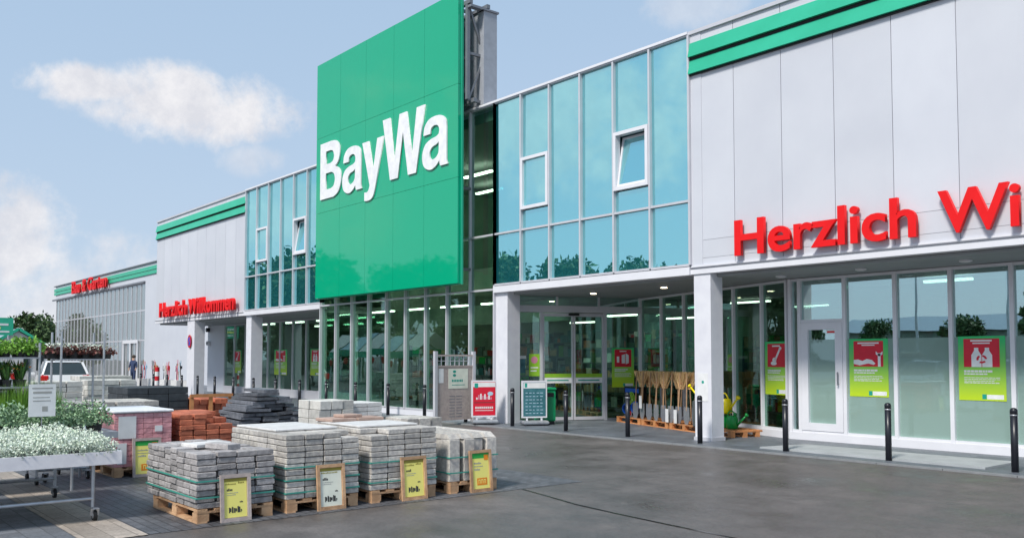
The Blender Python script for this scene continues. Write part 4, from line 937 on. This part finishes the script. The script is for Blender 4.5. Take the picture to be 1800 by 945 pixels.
# shelf trolleys
def trolley(x, y0, y1, ztop, shelves, label, posts=None):
    e = empty('plant_trolley', (x, (y0 + y1) / 2, 0), 0, label, 'plant trolley', 'tall wheeled plant trolleys'); h = (y1 - y0) / 2
    for (dx, dy) in ((0, -h), (0, h), (-.55, -h), (-.55, h)):
        b = MB(); b.tube((dx, dy, .1), (dx, dy, ztop), .016); b.build('post', 'galv', e)
    for z in shelves: b = MB(); b.box(-.57, .02, -h, h, z - .02, z); b.build('shelf', 'steel', e)
    for (dx, dy) in ((0, -h), (0, h), (-.55, -h), (-.55, h)):
        b = MB(); b.tube((dx, dy - .015, .05), (dx, dy + .015, .05), .05); b.build('wheel', 'rubber', e)
    return e
trolley(-13.6, 3.10, 3.66, 1.98, (.3, 1.60), 'steel trolley with dark red leaved plants on its top shelf, left of centre')
trolley(-12.6, 1.6, 2.62, 1.80, (.9, 1.25, 1.62), 'steel trolley with leafy green herbs on its top shelf at the left edge')
plants('heuchera', [(-13.75 - .25 * i, 3.0 + j * .15, 1.60) for i in range(2) for j in range(6)], 'dark red plant on the trolley shelf, %s', 'dark red plants on the trolley shelf', 6)
plants('herb', [(-12.72 - .25 * i, 1.8 + j * .155, 1.62) for i in range(2) for j in range(6)], 'bright green herb on the top shelf, %s', 'green herbs on the left trolley shelf', 7)
plants('strap', [(-12.72 - .25 * i, 1.8 + j * .16, 1.25) for i in range(2) for j in range(5)], 'strap leaved orange flowered plant, %s', 'strap leaved plants on the left trolley', 8, .95)

# ---------------------------------------------------------------- entrance objects
# lattice noticeboard panel
lp = empty('lattice_panel', (-17.6, 12.15, 0), math.atan2(1.23, -.05), 'grey lattice topped display panel with a cream notice beside the entrance', 'display panel')
Lw = 1.25
for a in (0, Lw - .08): b = MB(); b.box(a, a + .08, -.04, .04, 0, 1.78); b.build('post', 'alu', lp)
b = MB(); b.box(.08, Lw - .08, -.015, .015, .12, 1.40); b.box(.08, Lw - .08, -.025, .025, 1.40, 1.44); b.box(.08, Lw - .08, -.025, .025, 1.66, 1.70); b.build('board', 'wood_grey', lp)
b = MB()
for i in range(1, 8): x = .08 + i * (Lw - .16) / 8; b.box(x - .008, x + .008, -.008, .008, 1.44, 1.66)
b.box(.08, Lw - .08, -.007, .007, 1.54, 1.556); b.build('lattice', 'alu', lp)
b = MB(); b.box(.42, 1.02, -.021, -.0155, .88, 1.36); sg = b.build('notice', 'paper_cream', lp); b = MB(); b.box(.12, .27, -.021, -.0155, 1.02, 1.36); b.build('side_notice', 'paper', lp)
b = MB()
for z in (1.29, 1.20): b.poly([(.60 + .05 * cos(i * pi / 8), z + .032 * sin(i * pi / 8)) for i in range(16)], (0, 0, 0), (1, 0, 0), (0, 0, 1), (0, -1, 0), .0212, .0225)
for i in range(7): b.box(.52 + i * .05, .555 + i * .05, -.0225, -.0212, 1.04, 1.10)
b.box(.52, .92, -.0225, -.0212, .96, .975); b.build('print', 'teal', sg)
b = MB()
for i in range(8): b.box(.45, .62, -.018, -.0155, .20 + i * .07, .215 + i * .07); b.box(.66, .84, -.018, -.0155, .20 + i * .07, .215 + i * .07)
b.build('grille', 'alu_dark', lp)
# poster stands
def stand(x, y, rz, label, kind):
    e = empty('poster_stand', (x, y, 0.02), rz, label, 'poster stand', 'poster stands by the entrance'); wd = .62
    b = MB(); b.cbox(-wd / 2, wd / 2, -.22, .22, .03, .12, .03); b.tube((-wd / 2 + .08, 0, .05), (-wd / 2 + .12, 0, .05), .05); b.tube((wd / 2 - .12, 0, .05), (wd / 2 - .08, 0, .05), .05); b.build('base', 'galv', e)
    b = MB(); b.box(-wd / 2, wd / 2, -.03, .03, .18, 1.06); b.box(-.2, -.16, -.02, .02, .12, .18); b.box(.16, .2, -.02, .02, .12, .18); b.build('frame', 'white_alu', e)
    b = MB(); b.box(-wd / 2 + .035, wd / 2 - .035, -.036, -.031, .22, 1.02); sh = b.build('poster', 'poster_red' if kind == 'r' else 'teal_dark', e); b = MB()
    if kind == 'r':
        b.mt('poster_white').box(-.27, .27, -.038, -.0362, .90, 1.01); b.mt('teal').box(-.24, -.15, -.04, -.0382, .88, .99)
        for i, hh in enumerate((.05, .11, .14, .09, .13, .07, .1, .05)): b.mt('flower_pink' if i % 2 else 'poster_white').box(-.2 + i * .05, -.165 + i * .05, -.038, -.0362, .60, .60 + hh)
        b.mt('shelter_blue').poly([(.15 + .07 * cos(i * pi / 6), .74 + .05 * sin(i * pi / 6)) for i in range(12)], (0, 0, 0), (1, 0, 0), (0, 0, 1), (0, -1, 0), .0382, .04)
        b.mt('ink').box(-.25, .25, -.038, -.0362, .52, .535); b.mt('paper')
        for i in range(9): b.box(-.22 + i * .05, -.185 + i * .05, -.038, -.0362, .38, .43)
        b.box(-.22, .22, -.038, -.0362, .33, .345)
    else:
        b.mt('poster_white').box(-.27, .27, -.038, -.0362, .88, 1.01); b.mt('teal').box(-.24, -.18, -.04, -.0382, .90, 1.0)
        b.mt('shelter_blue')
        for k in range(7):
            for i in range(5): b.box(-.22 + i * .09, -.22 + i * .09 + (.07, .05, .06, .04, .065)[(i + k) % 5], -.038, -.0362, .28 + k * .08, .298 + k * .08)
    b.build('print', None, sh)
stand(-17.12, 13.28, R(64), 'red and white poster on a wheeled stand right of the lattice panel', 'r')
stand(-16.1, 14.0, R(64), 'dark teal list poster on a wheeled stand before the entrance', 't')
gb = empty('waste_bin', (-16.28, 14.50, 0.02), R(64), 'green plastic bin right behind the dark poster stand', 'bin')
gb.scale = (.82, .82, .95); b = MB(); b.cbox(-.26, .26, -.24, .24, .08, .86, .03); b.build('body', 'bin_green', gb); b = MB(); b.cbox(-.28, .28, -.26, .26, .862, .93, .02); b.build('lid', 'bin_green', gb); b = MB(); b.box(-.2, .2, -.262, -.245, .70, .80); b.box(-.24, .24, -.2, .2, 0, .08); b.build('slot_and_foot', 'shiny_black', gb)
# pallets in the corner along line
PA = Vector((-15.75, 16.45, .02)); PB = Vector((-11.5, 15.0, .02)); pu = (PB - PA).normalized(); ang = math.atan2(pu.y, pu.x)
def flat_pallet(p, rz, label, wd=1.2):
    e = empty('display_pallet', tuple(p), rz, label, 'pallet', 'orange pallets under the entrance display'); b = MB()
    for i in range(5): b.box(0, wd, i * .165, i * .165 + .1, .118, .138)
    b.build('deck_boards', 'wood_orange', e); b = MB()
    for y in (0, .3, .6): b.box(0, wd, y, y + .1, 0, .02)
    for x in (0, wd / 2 - .06, wd - .12):
        for y in (0, .3, .6): b.box(x + .002, x + .118, y + .002, y + .098, .021, .1)
        b.box(x, x + .12, 0, .76, .1, .117)
    b.build('blocks', 'wood_orange', e)
for i, lb in enumerate(('orange pallet under the colourful hoses by the entrance poster', 'orange pallet under the brooms', 'orange pallet under the dark shovels left of the pillar')):
    flat_pallet(PA + pu * (i * 1.28), ang, lb, 1.2)
flat_pallet(Vector((-12.0, 15.15, .02)), ang, 'orange pallet under the green watering cans right of the pillar', 1.0)
def on(t, d=.3, z=.16): q = PA + pu * t + Vector((-pu.y, pu.x, 0)) * d; return Vector((q.x, q.y, z))
ORD = ORD
def broom(p, label, hs=1.0, seed=0, rz=0):
    rr = random.Random(seed); e = empty('broom', tuple(p), rz, label, 'broom', 'straw brooms standing heads up'); lean = rr.uniform(-.13, .13)
    b = MB(); b.tube((0, 0, 0), (lean, 0, .82), .014, n=8); b.build('handle', 'handle_wood', e)
    b = MB(); n = 40
    for i in range(n):
        a = (i / (n - 1) - .5); w0 = .06 * a * 2; w1 = .36 * a * 2; b.tube((lean + w0, rr.uniform(-.02, .02), .76), (lean + w1, rr.uniform(-.06, .06), 1.14 + rr.uniform(-.02, .015)), .013, .012, n=5)
    b.build('bristles', 'bristle', e); b = MB(); b.box(lean - .07, lean + .07, -.025, .025, .80, .815); b.box(lean - .10, lean + .10, -.028, .028, .88, .893); b.build('binding', 'brick_red', e)
for i in range(8): broom(on(.95 + i * .29 + random.uniform(-.07, .07), .18 + .12 * (i % 2), .158 + random.uniform(-.0, .001)), 'straw broom number %d from the left of the bundle, head up on the pallet' % (i + 1) if 0 else ('leftmost straw broom with a fanned pale head' if i == 0 else 'rightmost straw broom before the dark shovels' if i == 7 else 'straw broom standing head up, %s from the left' % ORD[i]), seed=i, rz=ang)
def shovel(p, label, m, seed):
    rr = random.Random(seed); e = empty('shovel', tuple(p), ang + rr.uniform(-.1, .1), label, 'shovel', 'shovels and spades standing on the pallets'); b = MB(); b.tube((0, 0, .3), (rr.uniform(-.04, .04), .03, 1.12), .014, n=8); b.build('handle', 'handle_wood', e)
    b = MB(); b.poly([(-.11, .38), (-.12, .12), (-.06, 0), (.06, 0), (.12, .12), (.11, .38)], (0, 0, 0), (1, 0, 0), (0, 0, 1), (0, -1, 0), -.006, .006); b.build('blade', m, e)
for i in range(9): shovel(on(.9 + i * .33, .05, .158), 'wooden handled shovel on the pallets, %s from the left' % ORD[i], 'steel' if i % 2 else 'alu_dark', i)
for i, (t, z) in enumerate(((1.28, .42), (2.50, .17), (2.86, .17))):
    b = MB(); b.obox(on(t, .0, z) , pu, Z, Vector((pu.y, -pu.x, 0)), -.06, .06, 0, .30, .02, .03); tag(b.build('price_card', 'paper'), ('white card hanging on the brooms', 'left white card among the dark shovels', 'right white card among the dark shovels')[i], 'price card')
# colourful hose reels
for i, (t, m, z, lb) in enumerate(((.18, 'plastic_blue', .35, 'blue coiled hose at the bottom left of the entrance display'), (.42, 'lime', .62, 'lime green coiled hose above the blue one by the entrance'), (.62, 'plastic_blue', .40, 'blue coiled hose right next to the brooms'), (.30, 'plastic_red', .20, 'small red coil low on the first entrance pallet'))):
    e = empty('hose_coil', tuple(on(t, .2, z)), ang, lb, 'hose'); b = MB(); r_ = .15 if i != 3 else .1
    for k in range(3): b.path([((r_ - k * .02) * cos(a * pi / 8), -.03 * k, (r_ - k * .02) * sin(a * pi / 8)) for a in range(17)], .014, 6)
    b.build('coil', m, e); b = MB(); b.tube((0, 0, -z + .16), (0, 0, .12), .012); b.box(-.05, .05, -.05, .05, -z + .16, -z + .19); b.build('stand', 'alu_dark', e)
b = MB(); b.mt('shiny_black').obox(on(.3, .35, .158), pu, Z, Vector((pu.y, -pu.x, 0)), -.35, .45, 0, .75, -.1, .1); b.mt('plastic_blue').obox(on(.3, .35, .158), pu, Z, Vector((pu.y, -pu.x, 0)), -.3, .4, .60, .70, .101, .104)
b.mt('paper').obox(on(.3, .35, .158), pu, Z, Vector((pu.y, -pu.x, 0)), .02, .1, .1, .45, .101, .104); tag(b.build('display_box', None), 'black and blue display box behind the coloured hoses', 'display box')
# watering cans
def can(p, m, label, rz, s_=1):
    e = empty('watering_can', tuple(p), rz, label, 'watering can', 'plastic watering cans by the pillar'); e.scale = (s_, s_, s_); b = MB(); b.lathe((0, 0, 0), [(.10, 0), (.125, .03), (.12, .2), (.10, .26), (.09, .27)], 16); b.build('body', m, e, True)
    b = MB(); b.tube((.10, 0, .06), (.32, 0, .28), .025, .016); b.tube((.32, 0, .28), (.35, 0, .31), .03, .045); b.build('spout', m, e, True); b = MB(); b.path([(-.12 + .14 * (1 - cos(a * pi / 8)) * .9 - .02, 0, .1 + .30 * sin(a * pi / 8) * .9) for a in range(9)], .012); b.build('handle', m, e, True)
q0 = Vector((-11.62, 15.35, .16))
for i, (dx, dy, z, m, lb) in enumerate(((0, 0, .0, 'plastic_green', 'green watering can at the lower left of the stack right of the pillar'), (.27, -.08, .0, 'plastic_green', 'green watering can at the lower right of the stack right of the pillar'), (.06, -.03, .30, 'plastic_yellow', 'yellow watering can on top, spout to the right'))):
    can(q0 + Vector((dx, dy, z)), m, lb, -.2 + .3 * (i % 2), 1.0 if i < 2 else 1.15)
can(Vector((-12.05, 15.2, .72)), 'plastic_yellow', 'yellow watering can peeping out left of the pillar', pi)
b = MB(); b.cbox(-12.2, -11.9, 15.05, 15.35, .16, .718, .02); tag(b.build('display_plinth', 'shelf_dark'), 'dark display box under the left yellow watering can', 'display box')
b = MB(); b.box(-11.13, -10.88, YF - .008, YF - .001, .78, 1.32); nt_ = tag(b.build('pillar_notice', 'paper'), 'small white notice fixed to the white entrance pillar', 'notice')
b = MB(); b.poly([(-11.0 + .03 * cos(i * pi / 6), 1.15 + .03 * sin(i * pi / 6)) for i in range(12)], (0, YF, 0), (1, 0, 0), (0, 0, 1), (0, -1, 0), .0085, .01); b.build('print', 'teal', nt_)
# no stopping sign and lamps at left column
e = empty('no_stopping_sign', (-38.6, 13.86, 2.35), 0, 'small round red and blue no stopping sign on the far left column', 'sign')
b = MB(); b.poly([(.21 * cos(i * pi / 12), .28 * sin(i * pi / 12)) for i in range(24)], (0, 0, 0), (1, 0, 0), (0, 0, 1), (0, -1, 0), 0, .02); b.build('red_ring', 'plastic_red', e)
b = MB(); b.poly([(.14 * cos(i * pi / 12), .19 * sin(i * pi / 12)) for i in range(24)], (0, 0, 0), (1, 0, 0), (0, 0, 1), (0, -1, 0), .0205, .024); b.build('blue_disc', 'plastic_blue', e)
b = MB(); b.obox((0, 0, 0), Vector((.7, 0, .7)).normalized(), Vector((-.7, 0, .7)).normalized(), (0, -1, 0), -.20, .20, -.025, .025, .0242, .027); b.build('red_bar', 'plastic_red', e)
for (x, z, lb, m) in ((-42.9, 2.35, 'small round white lamp on the grey recess wall at far left', 'paper'), (-43.0, 3.0, 'small dark wall lamp under the far left canopy', 'shiny_black')):
    e = empty('wall_lamp', (x, 16.38, z), 0, lb, 'lamp'); b = MB(); b.tube((0, 0, 0), (0, -.14, 0), .11); b.build('housing', m, e); b = MB(); b.tube((.0, -.141, 0), (0, -.16, 0), .07); b.build('lens', 'alu_dark', e)

# far display of tools and people-height stands in front of the garden hall wall
pal = ['paper', 'handle_wood', 'plastic_red', 'flower_pink', 'shelter_blue', 'bollard']
flab = ['white crate with dark tools beside the left bollards', 'small stand of pink handled tools behind the dark blocks', 'small stand of pale handled rakes behind the dark blocks', 'stand of wooden handled spades left of the far column', 'stand of light rakes nearest the far column']
for i in range(5):
    x = -53.5 + i * 1.9; rr = random.Random(40 + i); e = empty('tool_stand', (x, 16.6, .02), 0, flab[i], 'tool stand', 'tool stands below the far grey wall')
    b = MB(); b.box(-.45, .45, -.25, .25, 0, .45); b.build('bin', 'stone_white', e); b = MB()
    for k in range(9): b.mt(rr.choice(pal)); xx = -.4 + k * .1; b.tube((xx, 0, .45), (xx + rr.uniform(-.12, .12), rr.uniform(-.1, .1), rr.uniform(1.1, 1.55)), .022, n=5); b.box(xx - .05, xx + .05, -.04, .04, rr.uniform(.9, 1.1), 1.2)
    b.build('tools', None, e)
def person(x, y, rz, label, shirt):
    me = bpy.data.meshes.new('person'); V = [(0, 0, .95), (0, 0, 1.2), (0, 0, 1.42), (0, 0, 1.52), (0, .01, 1.66), (.19, 0, 1.40), (.25, -.02, 1.14), (.23, -.14, .93), (-.19, 0, 1.40), (-.26, .02, 1.14), (-.25, -.08, .90), (.10, 0, .88), (.12, -.06, .48), (.13, .02, .08), (.13, -.12, .04), (-.10, 0, .88), (-.12, .06, .48), (-.13, .16, .08), (-.13, .03, .04)]
    E = [(0, 1), (1, 2), (2, 3), (3, 4), (2, 5), (5, 6), (6, 7), (2, 8), (8, 9), (9, 10), (0, 11), (11, 12), (12, 13), (13, 14), (0, 15), (15, 16), (16, 17), (17, 18)]
    me.from_pydata(V, E, []); ob = bpy.data.objects.new('person', me); col.objects.link(ob); sm = ob.modifiers.new('s', 'SKIN')
    rad = [.14, .13, .15, .055, .10, .06, .045, .035, .06, .045, .035, .09, .06, .045, .04, .09, .06, .045, .04]
    for i, r_ in enumerate(rad): me.skin_vertices[0].data[i].radius = (r_, r_ * .85)
    me.skin_vertices[0].data[0].use_root = True; su = ob.modifiers.new('u', 'SUBSURF'); su.levels = su.render_levels = 2
    bpy.context.view_layer.update(); m2 = bpy.data.meshes.new_from_object(ob.evaluated_get(bpy.context.evaluated_depsgraph_get())); bpy.data.objects.remove(ob)
    o2 = bpy.data.objects.new('person', m2); col.objects.link(o2); m2.materials.clear()
    for k in (shirt, 'person_blue', 'skin'): m2.materials.append(MATS[k])
    for p_ in m2.polygons:
        z = p_.center.z; ax = abs(p_.center.x); p_.material_index = 1 if z < .93 and ax < .2 else 2 if (z > 1.5 or (ax > .2 and z < 1.1)) else 0; p_.use_smooth = True
    o2.location = (x, y, .022); o2.rotation_euler = (0, 0, rz); return tag(o2, label, 'person')
pn = person(-51.5, 15.4, .6, 'person in a dark top walking behind the far left bollards', 'person_blue')
b = MB(); b.ball((0, .02, 1.70), .105, .12, .10, 10, 6); b.build('hair', 'bark', pn, True)

# ---------------------------------------------------------------- cars
def car(paint, label, loc, rz, group=None):
    e = empty('parked_car', loc, rz, label, 'car', group)
    # length along Y, rear at -Y (y=-2.05), width 1.76
    sec = [(-2.05, .62, .30, .72), (-1.98, .80, .22, .98), (-1.6, .86, .18, 1.02), (-.6, .88, .17, .99), (.7, .88, .17, .96), (1.5, .86, .18, .88), (1.95, .76, .22, .74), (2.08, .58, .32, .58)]
    vs = []; fs = []
    for (y, hw, z0, z1) in sec: vs += [(-hw, y, z0 + .1), (-hw * .92, y, z0), (hw * .92, y, z0), (hw, y, z0 + .1), (hw, y, (z0 + z1) / 2 + .1), (hw * .93, y, z1), (-hw * .93, y, z1), (-hw, y, (z0 + z1) / 2 + .1)]
    for k in range(len(sec) - 1):
        for i in range(8): a = k * 8 + i; c_ = k * 8 + (i + 1) % 8; fs.append((a, a + 8, c_ + 8, c_))
    fs += [tuple(range(7, -1, -1))[::-1], tuple(range((len(sec) - 1) * 8, len(sec) * 8))[::-1]]
    b = MB(); b.add(vs, fs, .5)
    b.build('body', paint, e)
    b = MB(); rf = [(-1.95, .74, .98), (-1.5, .60, 1.44), (-.1, .62, 1.50), (.45, .60, 1.42), (1.15, .74, .93)]
    vs = []; fs = []
    for (y, hw, z) in rf: vs += [(-hw, y, z), (hw, y, z)]
    n = len(vs)
    for (y, hw, z) in rf: vs += [(-.80, max(min(y, 1.1), -1.95), .95), (.80, max(min(y, 1.1), -1.95), .95)]
    for k in range(4):
        a = k * 2; fs.append((a, a + 1, a + 3, a + 2)); fs.append((a, a + 2, n + a + 2, n + a)); fs.append((a + 1, n + a + 1, n + a + 3, a + 3))
    b.add(vs, fs); b.build('cabin_glass', 'car_glass', e)
    b = MB(); vs = [(-.60, -1.52, 1.455), (.60, -1.52, 1.455), (.62, -.1, 1.52), (-.62, -.1, 1.52), (-.58, .42, 1.44), (.58, .42, 1.44)]; b.add(vs, [(0, 1, 2, 3), (3, 2, 5, 4)])
    for s_ in (-1, 1): b.bar((s_ * .62, -1.5, 1.45), (s_ * .78, -1.92, .98), .07); b.bar((s_ * .64, -.1, 1.49), (s_ * .80, -.1, .96), .05); b.bar((s_ * .60, .45, 1.42), (s_ * .76, 1.1, .95), .05)
    b.build('roof', paint, e)
    for s_ in (-1, 1):
        b = MB(); b.cbox(s_ * .72 - .13, s_ * .72 + .13, -2.03, -1.90, .68, .96, .02); b.build('tail_light', 'lamp_red', e)
        b = MB(); b.cbox(s_ * .68 - .14, s_ * .68 + .14, 1.90, 2.03, .60, .74, .02); b.build('headlight', 'paper', e)
        b = MB(); b.cbox(s_ * .97 - .09, s_ * .97 + .09, .75, .87, .93, 1.05, .02); b.build('mirror', paint, e)
        for y in (-1.3, 1.3):
            b = MB(); b.tube((s_ * .78, y, .31), (s_ * .90, y, .31), .31, n=20); t = b.build('wheel', 'rubber', e); b = MB(); b.tube((s_ * .89, y, .31), (s_ * .91, y, .31), .19, n=16); b.build('rim', 'steel', t)
    b = MB(); b.box(-.26, .26, -2.075, -2.06, .60, .71); b.build('number_plate', 'paper', e)
    b = MB(); b.cbox(-.80, .80, -2.12, -1.9, .24, .48, .04); b.build('bumper', 'alu_dark', e); return e
car('car_white', 'white hatchback seen from behind between the plants at left, red tail lights', (-39.5, 9.0, 0), R(82))
car('car_white', 'white car at the left edge behind the strap leaved plants', (-47, 7.4, 0), R(95))
CL = ['parked car mirrored in the shop front, nearest the building corner', 'parked car mirrored left of the white door', 'parked car mirrored behind the first right hand poster', 'parked car mirrored furthest to the left', 'parked car mirrored before the entrance glass, nose outwards', 'parked car mirrored at the right edge of the shop front']
GC = 'parked cars across the car park mirrored in the frosted glass'
cl = car('car_silver', 'parked car mirrored in the right hand shop front', (-13, -9, 0), R(5), GC)
for i, (x, y, rz) in enumerate(((-16, -9.2, 3), (-19.2, -9, -2), (-25.5, -9, 4), (-30, -9.4, 180), (-10.2, -9.2, 178))): dup(cl, (x, y, 0), R(rz), CL[i])
# ---------------------------------------------------------------- reflected surroundings, left of and behind the camera
sh = empty('trolley_shelter', (-54, -5.5, 0), 0, 'trolley shelter with pale blue roof mirrored in the tall glass below the green board', 'shelter')
for k in range(5):
    b = MB(); x0 = -6 + k * 2.4; pts = [(x0, 1.6, 2.2), (x0 + 2.2, 1.6, 2.2), (x0 + 2.2, 0, 3.3), (x0, 0, 3.3), (x0, -1.6, 2.2), (x0 + 2.2, -1.6, 2.2)]; b.add(pts, [(0, 1, 2, 3), (3, 2, 5, 4)]); b.build('roof_bay', 'shelter_blue' if k % 2 else 'paper', sh)
b = MB(); b.box(-6, 6, 1.5, 1.62, 1.75, 2.18); b.box(-6, 6, -1.6, -1.5, 1.9, 2.18); b.build('green_fascia', 'green_band', sh)
for k in range(6):
    for q_ in (1.5, -1.5): b = MB(); b.tube((-6 + k * 2.4, q_, 0), (-6 + k * 2.4, q_, 2.2), .06); b.build('post', 'white_alu', sh)
for k in range(8): b = MB(); b.ball((-5.5 + k * 1.5, 1.75, 1.4), .22, .12, .25, 8, 5); b.build('red_basket', 'plastic_red', sh)
# tree kinds
def tree_proto(h, cr, n, seed, lm='leaf_dark', shape='round', leaf=.55):
    rr = random.Random(seed); e = empty('tree'); b = MB(); b.tube((0, 0, 0), (.1, 0, h * .45), h * .022 + .08, h * .016, n=9)
    cl_ = []
    for i in range(15 if shape != 'cone' else 22):
        a = rr.uniform(0, 2 * pi); z = h * rr.uniform(.2, .95)
        k = (1 - abs(z / h - .6) * 1.7) if shape == 'round' else (1.08 - z / h) * 1.2
        r_ = cr * max(.12, k) * rr.uniform(.35, .95); p_ = Vector((r_ * cos(a), r_ * sin(a), z)); cl_.append((p_, cr * rr.uniform(.28, .5) * (1 if shape == 'round' else max(.25, 1.1 - z / h))))
        b.tube((.08, 0, min(p_.z, h * rr.uniform(.2, .42))), p_, h * .008 + .02, .02, n=5, cap=False)
    b.build('trunk', 'bark', e); f = MB(); per = n // len(cl_)
    for p_, r_ in cl_:
        for _ in range(per):
            d = Vector((rr.gauss(0, 1), rr.gauss(0, 1), rr.gauss(0, .8))).normalized() * r_ * rr.random() ** .4; f.leaf(p_ + d, leaf * rr.uniform(.5, 1.1), .6, rnd=rr)
    f.build('crown', lm, e); return e
def bare_proto(h, seed):
    rr = random.Random(seed); e = empty('bare_tree'); b = MB(); f = MB()
    def br(p, d, l, r_, k):
        q = p + d * l; b.tube(p, q, r_, r_ * .65, n=5, cap=False)
        if k == 0:
            for _ in range(3): f.leaf(q + Vector((rr.gauss(0, .2), rr.gauss(0, .2), rr.gauss(0, .2))), .16, .6, rnd=rr)
            return
        for _ in range(3 if k > 1 else 4): br(p + d * l * rr.uniform(.6, 1), (d + Vector((rr.gauss(0, .45), rr.gauss(0, .45), rr.gauss(.1, .3)))).normalized(), l * rr.uniform(.55, .8), r_ * .6, k - 1)
    br(Vector((0, 0, 0)), Vector((0, 0, 1)), h * .3, h * .018, 5); b.build('branches', 'bark', e); f.build('twig_leaves', 'leaf_dark', e); return e
T = [tree_proto(9, 3.4, 5200, 1), tree_proto(8, 3.0, 4800, 2, 'leaf_dark'), tree_proto(10, 2.6, 4800, 3, 'leaf_dark', 'cone', .5), bare_proto(10, 4)]
GT = 'trees across the car park mirrored in the shop glass'
LT = ['bushy tree across the car park mirrored in the glass', 'rounded low tree across the car park mirrored in the glass', 'pointed conifer across the car park mirrored in the glass', 'bare branched tree mirrored in the upper glass right of the green board']
rr = random.Random(77); spots = []
for i in range(20):
    x = -18 - i * 6.6 + rr.uniform(-1.5, 1.5); y = -36 - rr.uniform(-3, 6); k = rr.choice((0, 1, 0, 1, 2)); spots.append((x, y, k, (1.6 + (rr.uniform(.075, .115) if x < -45 else rr.uniform(.035, .062)) * math.hypot(x, 27.8 - y)) / (9, 8, 10)[k]))
spots += [(-66, -24, 3, 1.25), (-60, -22, 3, 1.1), (-58, -27, 0, .9), (-25, -38, 2, .72), (-13, -40, 0, .62), (-32, -42, 1, .6), (-84, -9, 0, 1.2), (-91, -10, 1, 1.3), (-98, -8, 0, 1.25), (-106, -9, 1, 1.35), (-78, -12, 1, 1.2), (-115, -7, 0, 1.3), (-72, -14, 2, 1.0)]
used = set()
for (x, y, k, s_) in spots:
    o = T[k] if k not in used else copy_tree(T[k]); used.add(k); o.location = (x, y, 0); o.rotation_euler = (0, 0, rr.uniform(0, 6)); o.scale = (s_, s_, s_); tag(o, LT[k], 'tree', GT)
mt_ = sorted([o for o in bpy.data.objects if o.get('group') == GT], key=lambda o: math.atan2(27.8 - o.location.y, o.location.x) * -1)
WORD = ['leafy crown', 'low round crown', 'broad crown', 'narrow crown']
for i, o in enumerate(mt_): o['label'] = '%s, mirrored in the glass, number %d counted from the left' % (o['label'].split(' across')[0].split(' mirrored')[0], i + 1)
# visible distant trees at left
def far_tree(x, y, h, cr, label, seed):
    e = tree_proto(h, cr, 2600, seed, 'leaf_dark', 'round', .5); e.location = (x, y, 0); tag(e, label, 'tree', 'trees behind the green roofed chalet')
far_tree(-92, 17.5, 5.6, 2.2, 'dark tree directly right of the green sign panel at far left', 21)
far_tree(-100, 20.5, 5.6, 2.4, 'dark tree between the chalet ridge and the glass hall', 22)
far_tree(-108, 23.6, 5.4, 2.4, 'low dark tree touching the left edge of the glass hall', 23)
far_tree(-104, 26.4, 4.8, 2.2, 'small tree just below the glass hall corner', 24)
# chalet with green verge
ch = empty('garden_chalet', (-60, 11.3, 0), 0, 'small white gabled chalet with green roof edges at far left', 'chalet')
b = MB(); b.box(-4, 0, -1.6, 1.6, 0, 2.25); b.poly([(-1.6, 2.25), (1.6, 2.25), (0, 3.25)], (0, 0, 0), (0, 1, 0), (0, 0, 1), (1, 0, 0), -4, 0); b.build('wall', 'stone_white', ch)
b = MB()
for s_ in (-1, 1): b.bar((.12, 0, 3.38), (.12, s_ * 1.95, 2.14), .10, .16)
b.build('verge', 'green_band', ch); b = MB(); b.add([(-4.2, 0, 3.40), (.1, 0, 3.40), (.1, 1.95, 2.18), (-4.2, 1.95, 2.18), (-4.2, -1.95, 2.18), (.1, -1.95, 2.18)], [(0, 1, 2, 3), (0, 4, 5, 1)]); b.build('roof', 'grey_roof', ch)
b = MB()
for y in (.3, 1.0): b.box(.001, .03, y, y + .4, .9, 1.9)
b.build('window', 'car_glass', ch)
fs_ = empty('green_sign_panel', (-58, 9.9, 0), 0, 'green sign panel with pale print at the far left edge above the plants', 'sign')
b = MB(); b.box(-.05, 0, -1.2, .75, 2.95, 3.95); b.build('panel', 'green_band', fs_); b = MB(); b.mt('paper').box(.001, .01, -1.0, .5, 3.5, 3.62); b.mt('yellow').box(.001, .01, -1.0, .1, 3.3, 3.42); b.mt('paper').box(.001, .01, -.9, .55, 3.1, 3.2); b.build('print', None, fs_)
b = MB(); b.tube((-.03, -.9, 0), (-.03, -.9, 2.95), .05); b.tube((-.03, .5, 0), (-.03, .5, 2.95), .05); b.build('post', 'galv', fs_)
# warehouse and lamp posts mirrored
wh = empty('warehouse', (-36, -46, 0), 0, 'low warehouse with blue grey roof mirrored in the pane right of the white door', 'building')
b = MB(); b.box(-9, 9, -6, 0, 0, 4.0); b.build('wall', 'store_wall', wh); b = MB(); b.add([(-9.4, .4, 4), (9.4, .4, 4), (9.4, -3, 5.4), (-9.4, -3, 5.4), (9.4, -6.4, 4), (-9.4, -6.4, 4)], [(0, 1, 2, 3), (3, 2, 4, 5), (0, 3, 5), (1, 4, 2)]); b.build('roof', 'grey_roof', wh)
lpst = empty('street_lamp', (-21.5, -24, 0), 0, 'tall car park lamp mirrored in the shop front', 'street lamp', 'car park lamps mirrored in the glass')
b = MB(); b.tube((0, 0, 0), (0, 0, 7.5), .09, .06); b.build('pole', 'galv', lpst); b = MB(); b.cbox(-.5, .5, -.12, .12, 7.5, 7.62, .03); b.build('lamp_head', 'alu_dark', lpst)
dup(lpst, (-27, -24, 0), None, 'tall car park lamp mirrored just left of the white door'); dup(lpst, (-55, -24, 0), None, 'tall car park lamp mirrored in the upper bay beside the green board')
print('objects', len(bpy.data.objects))
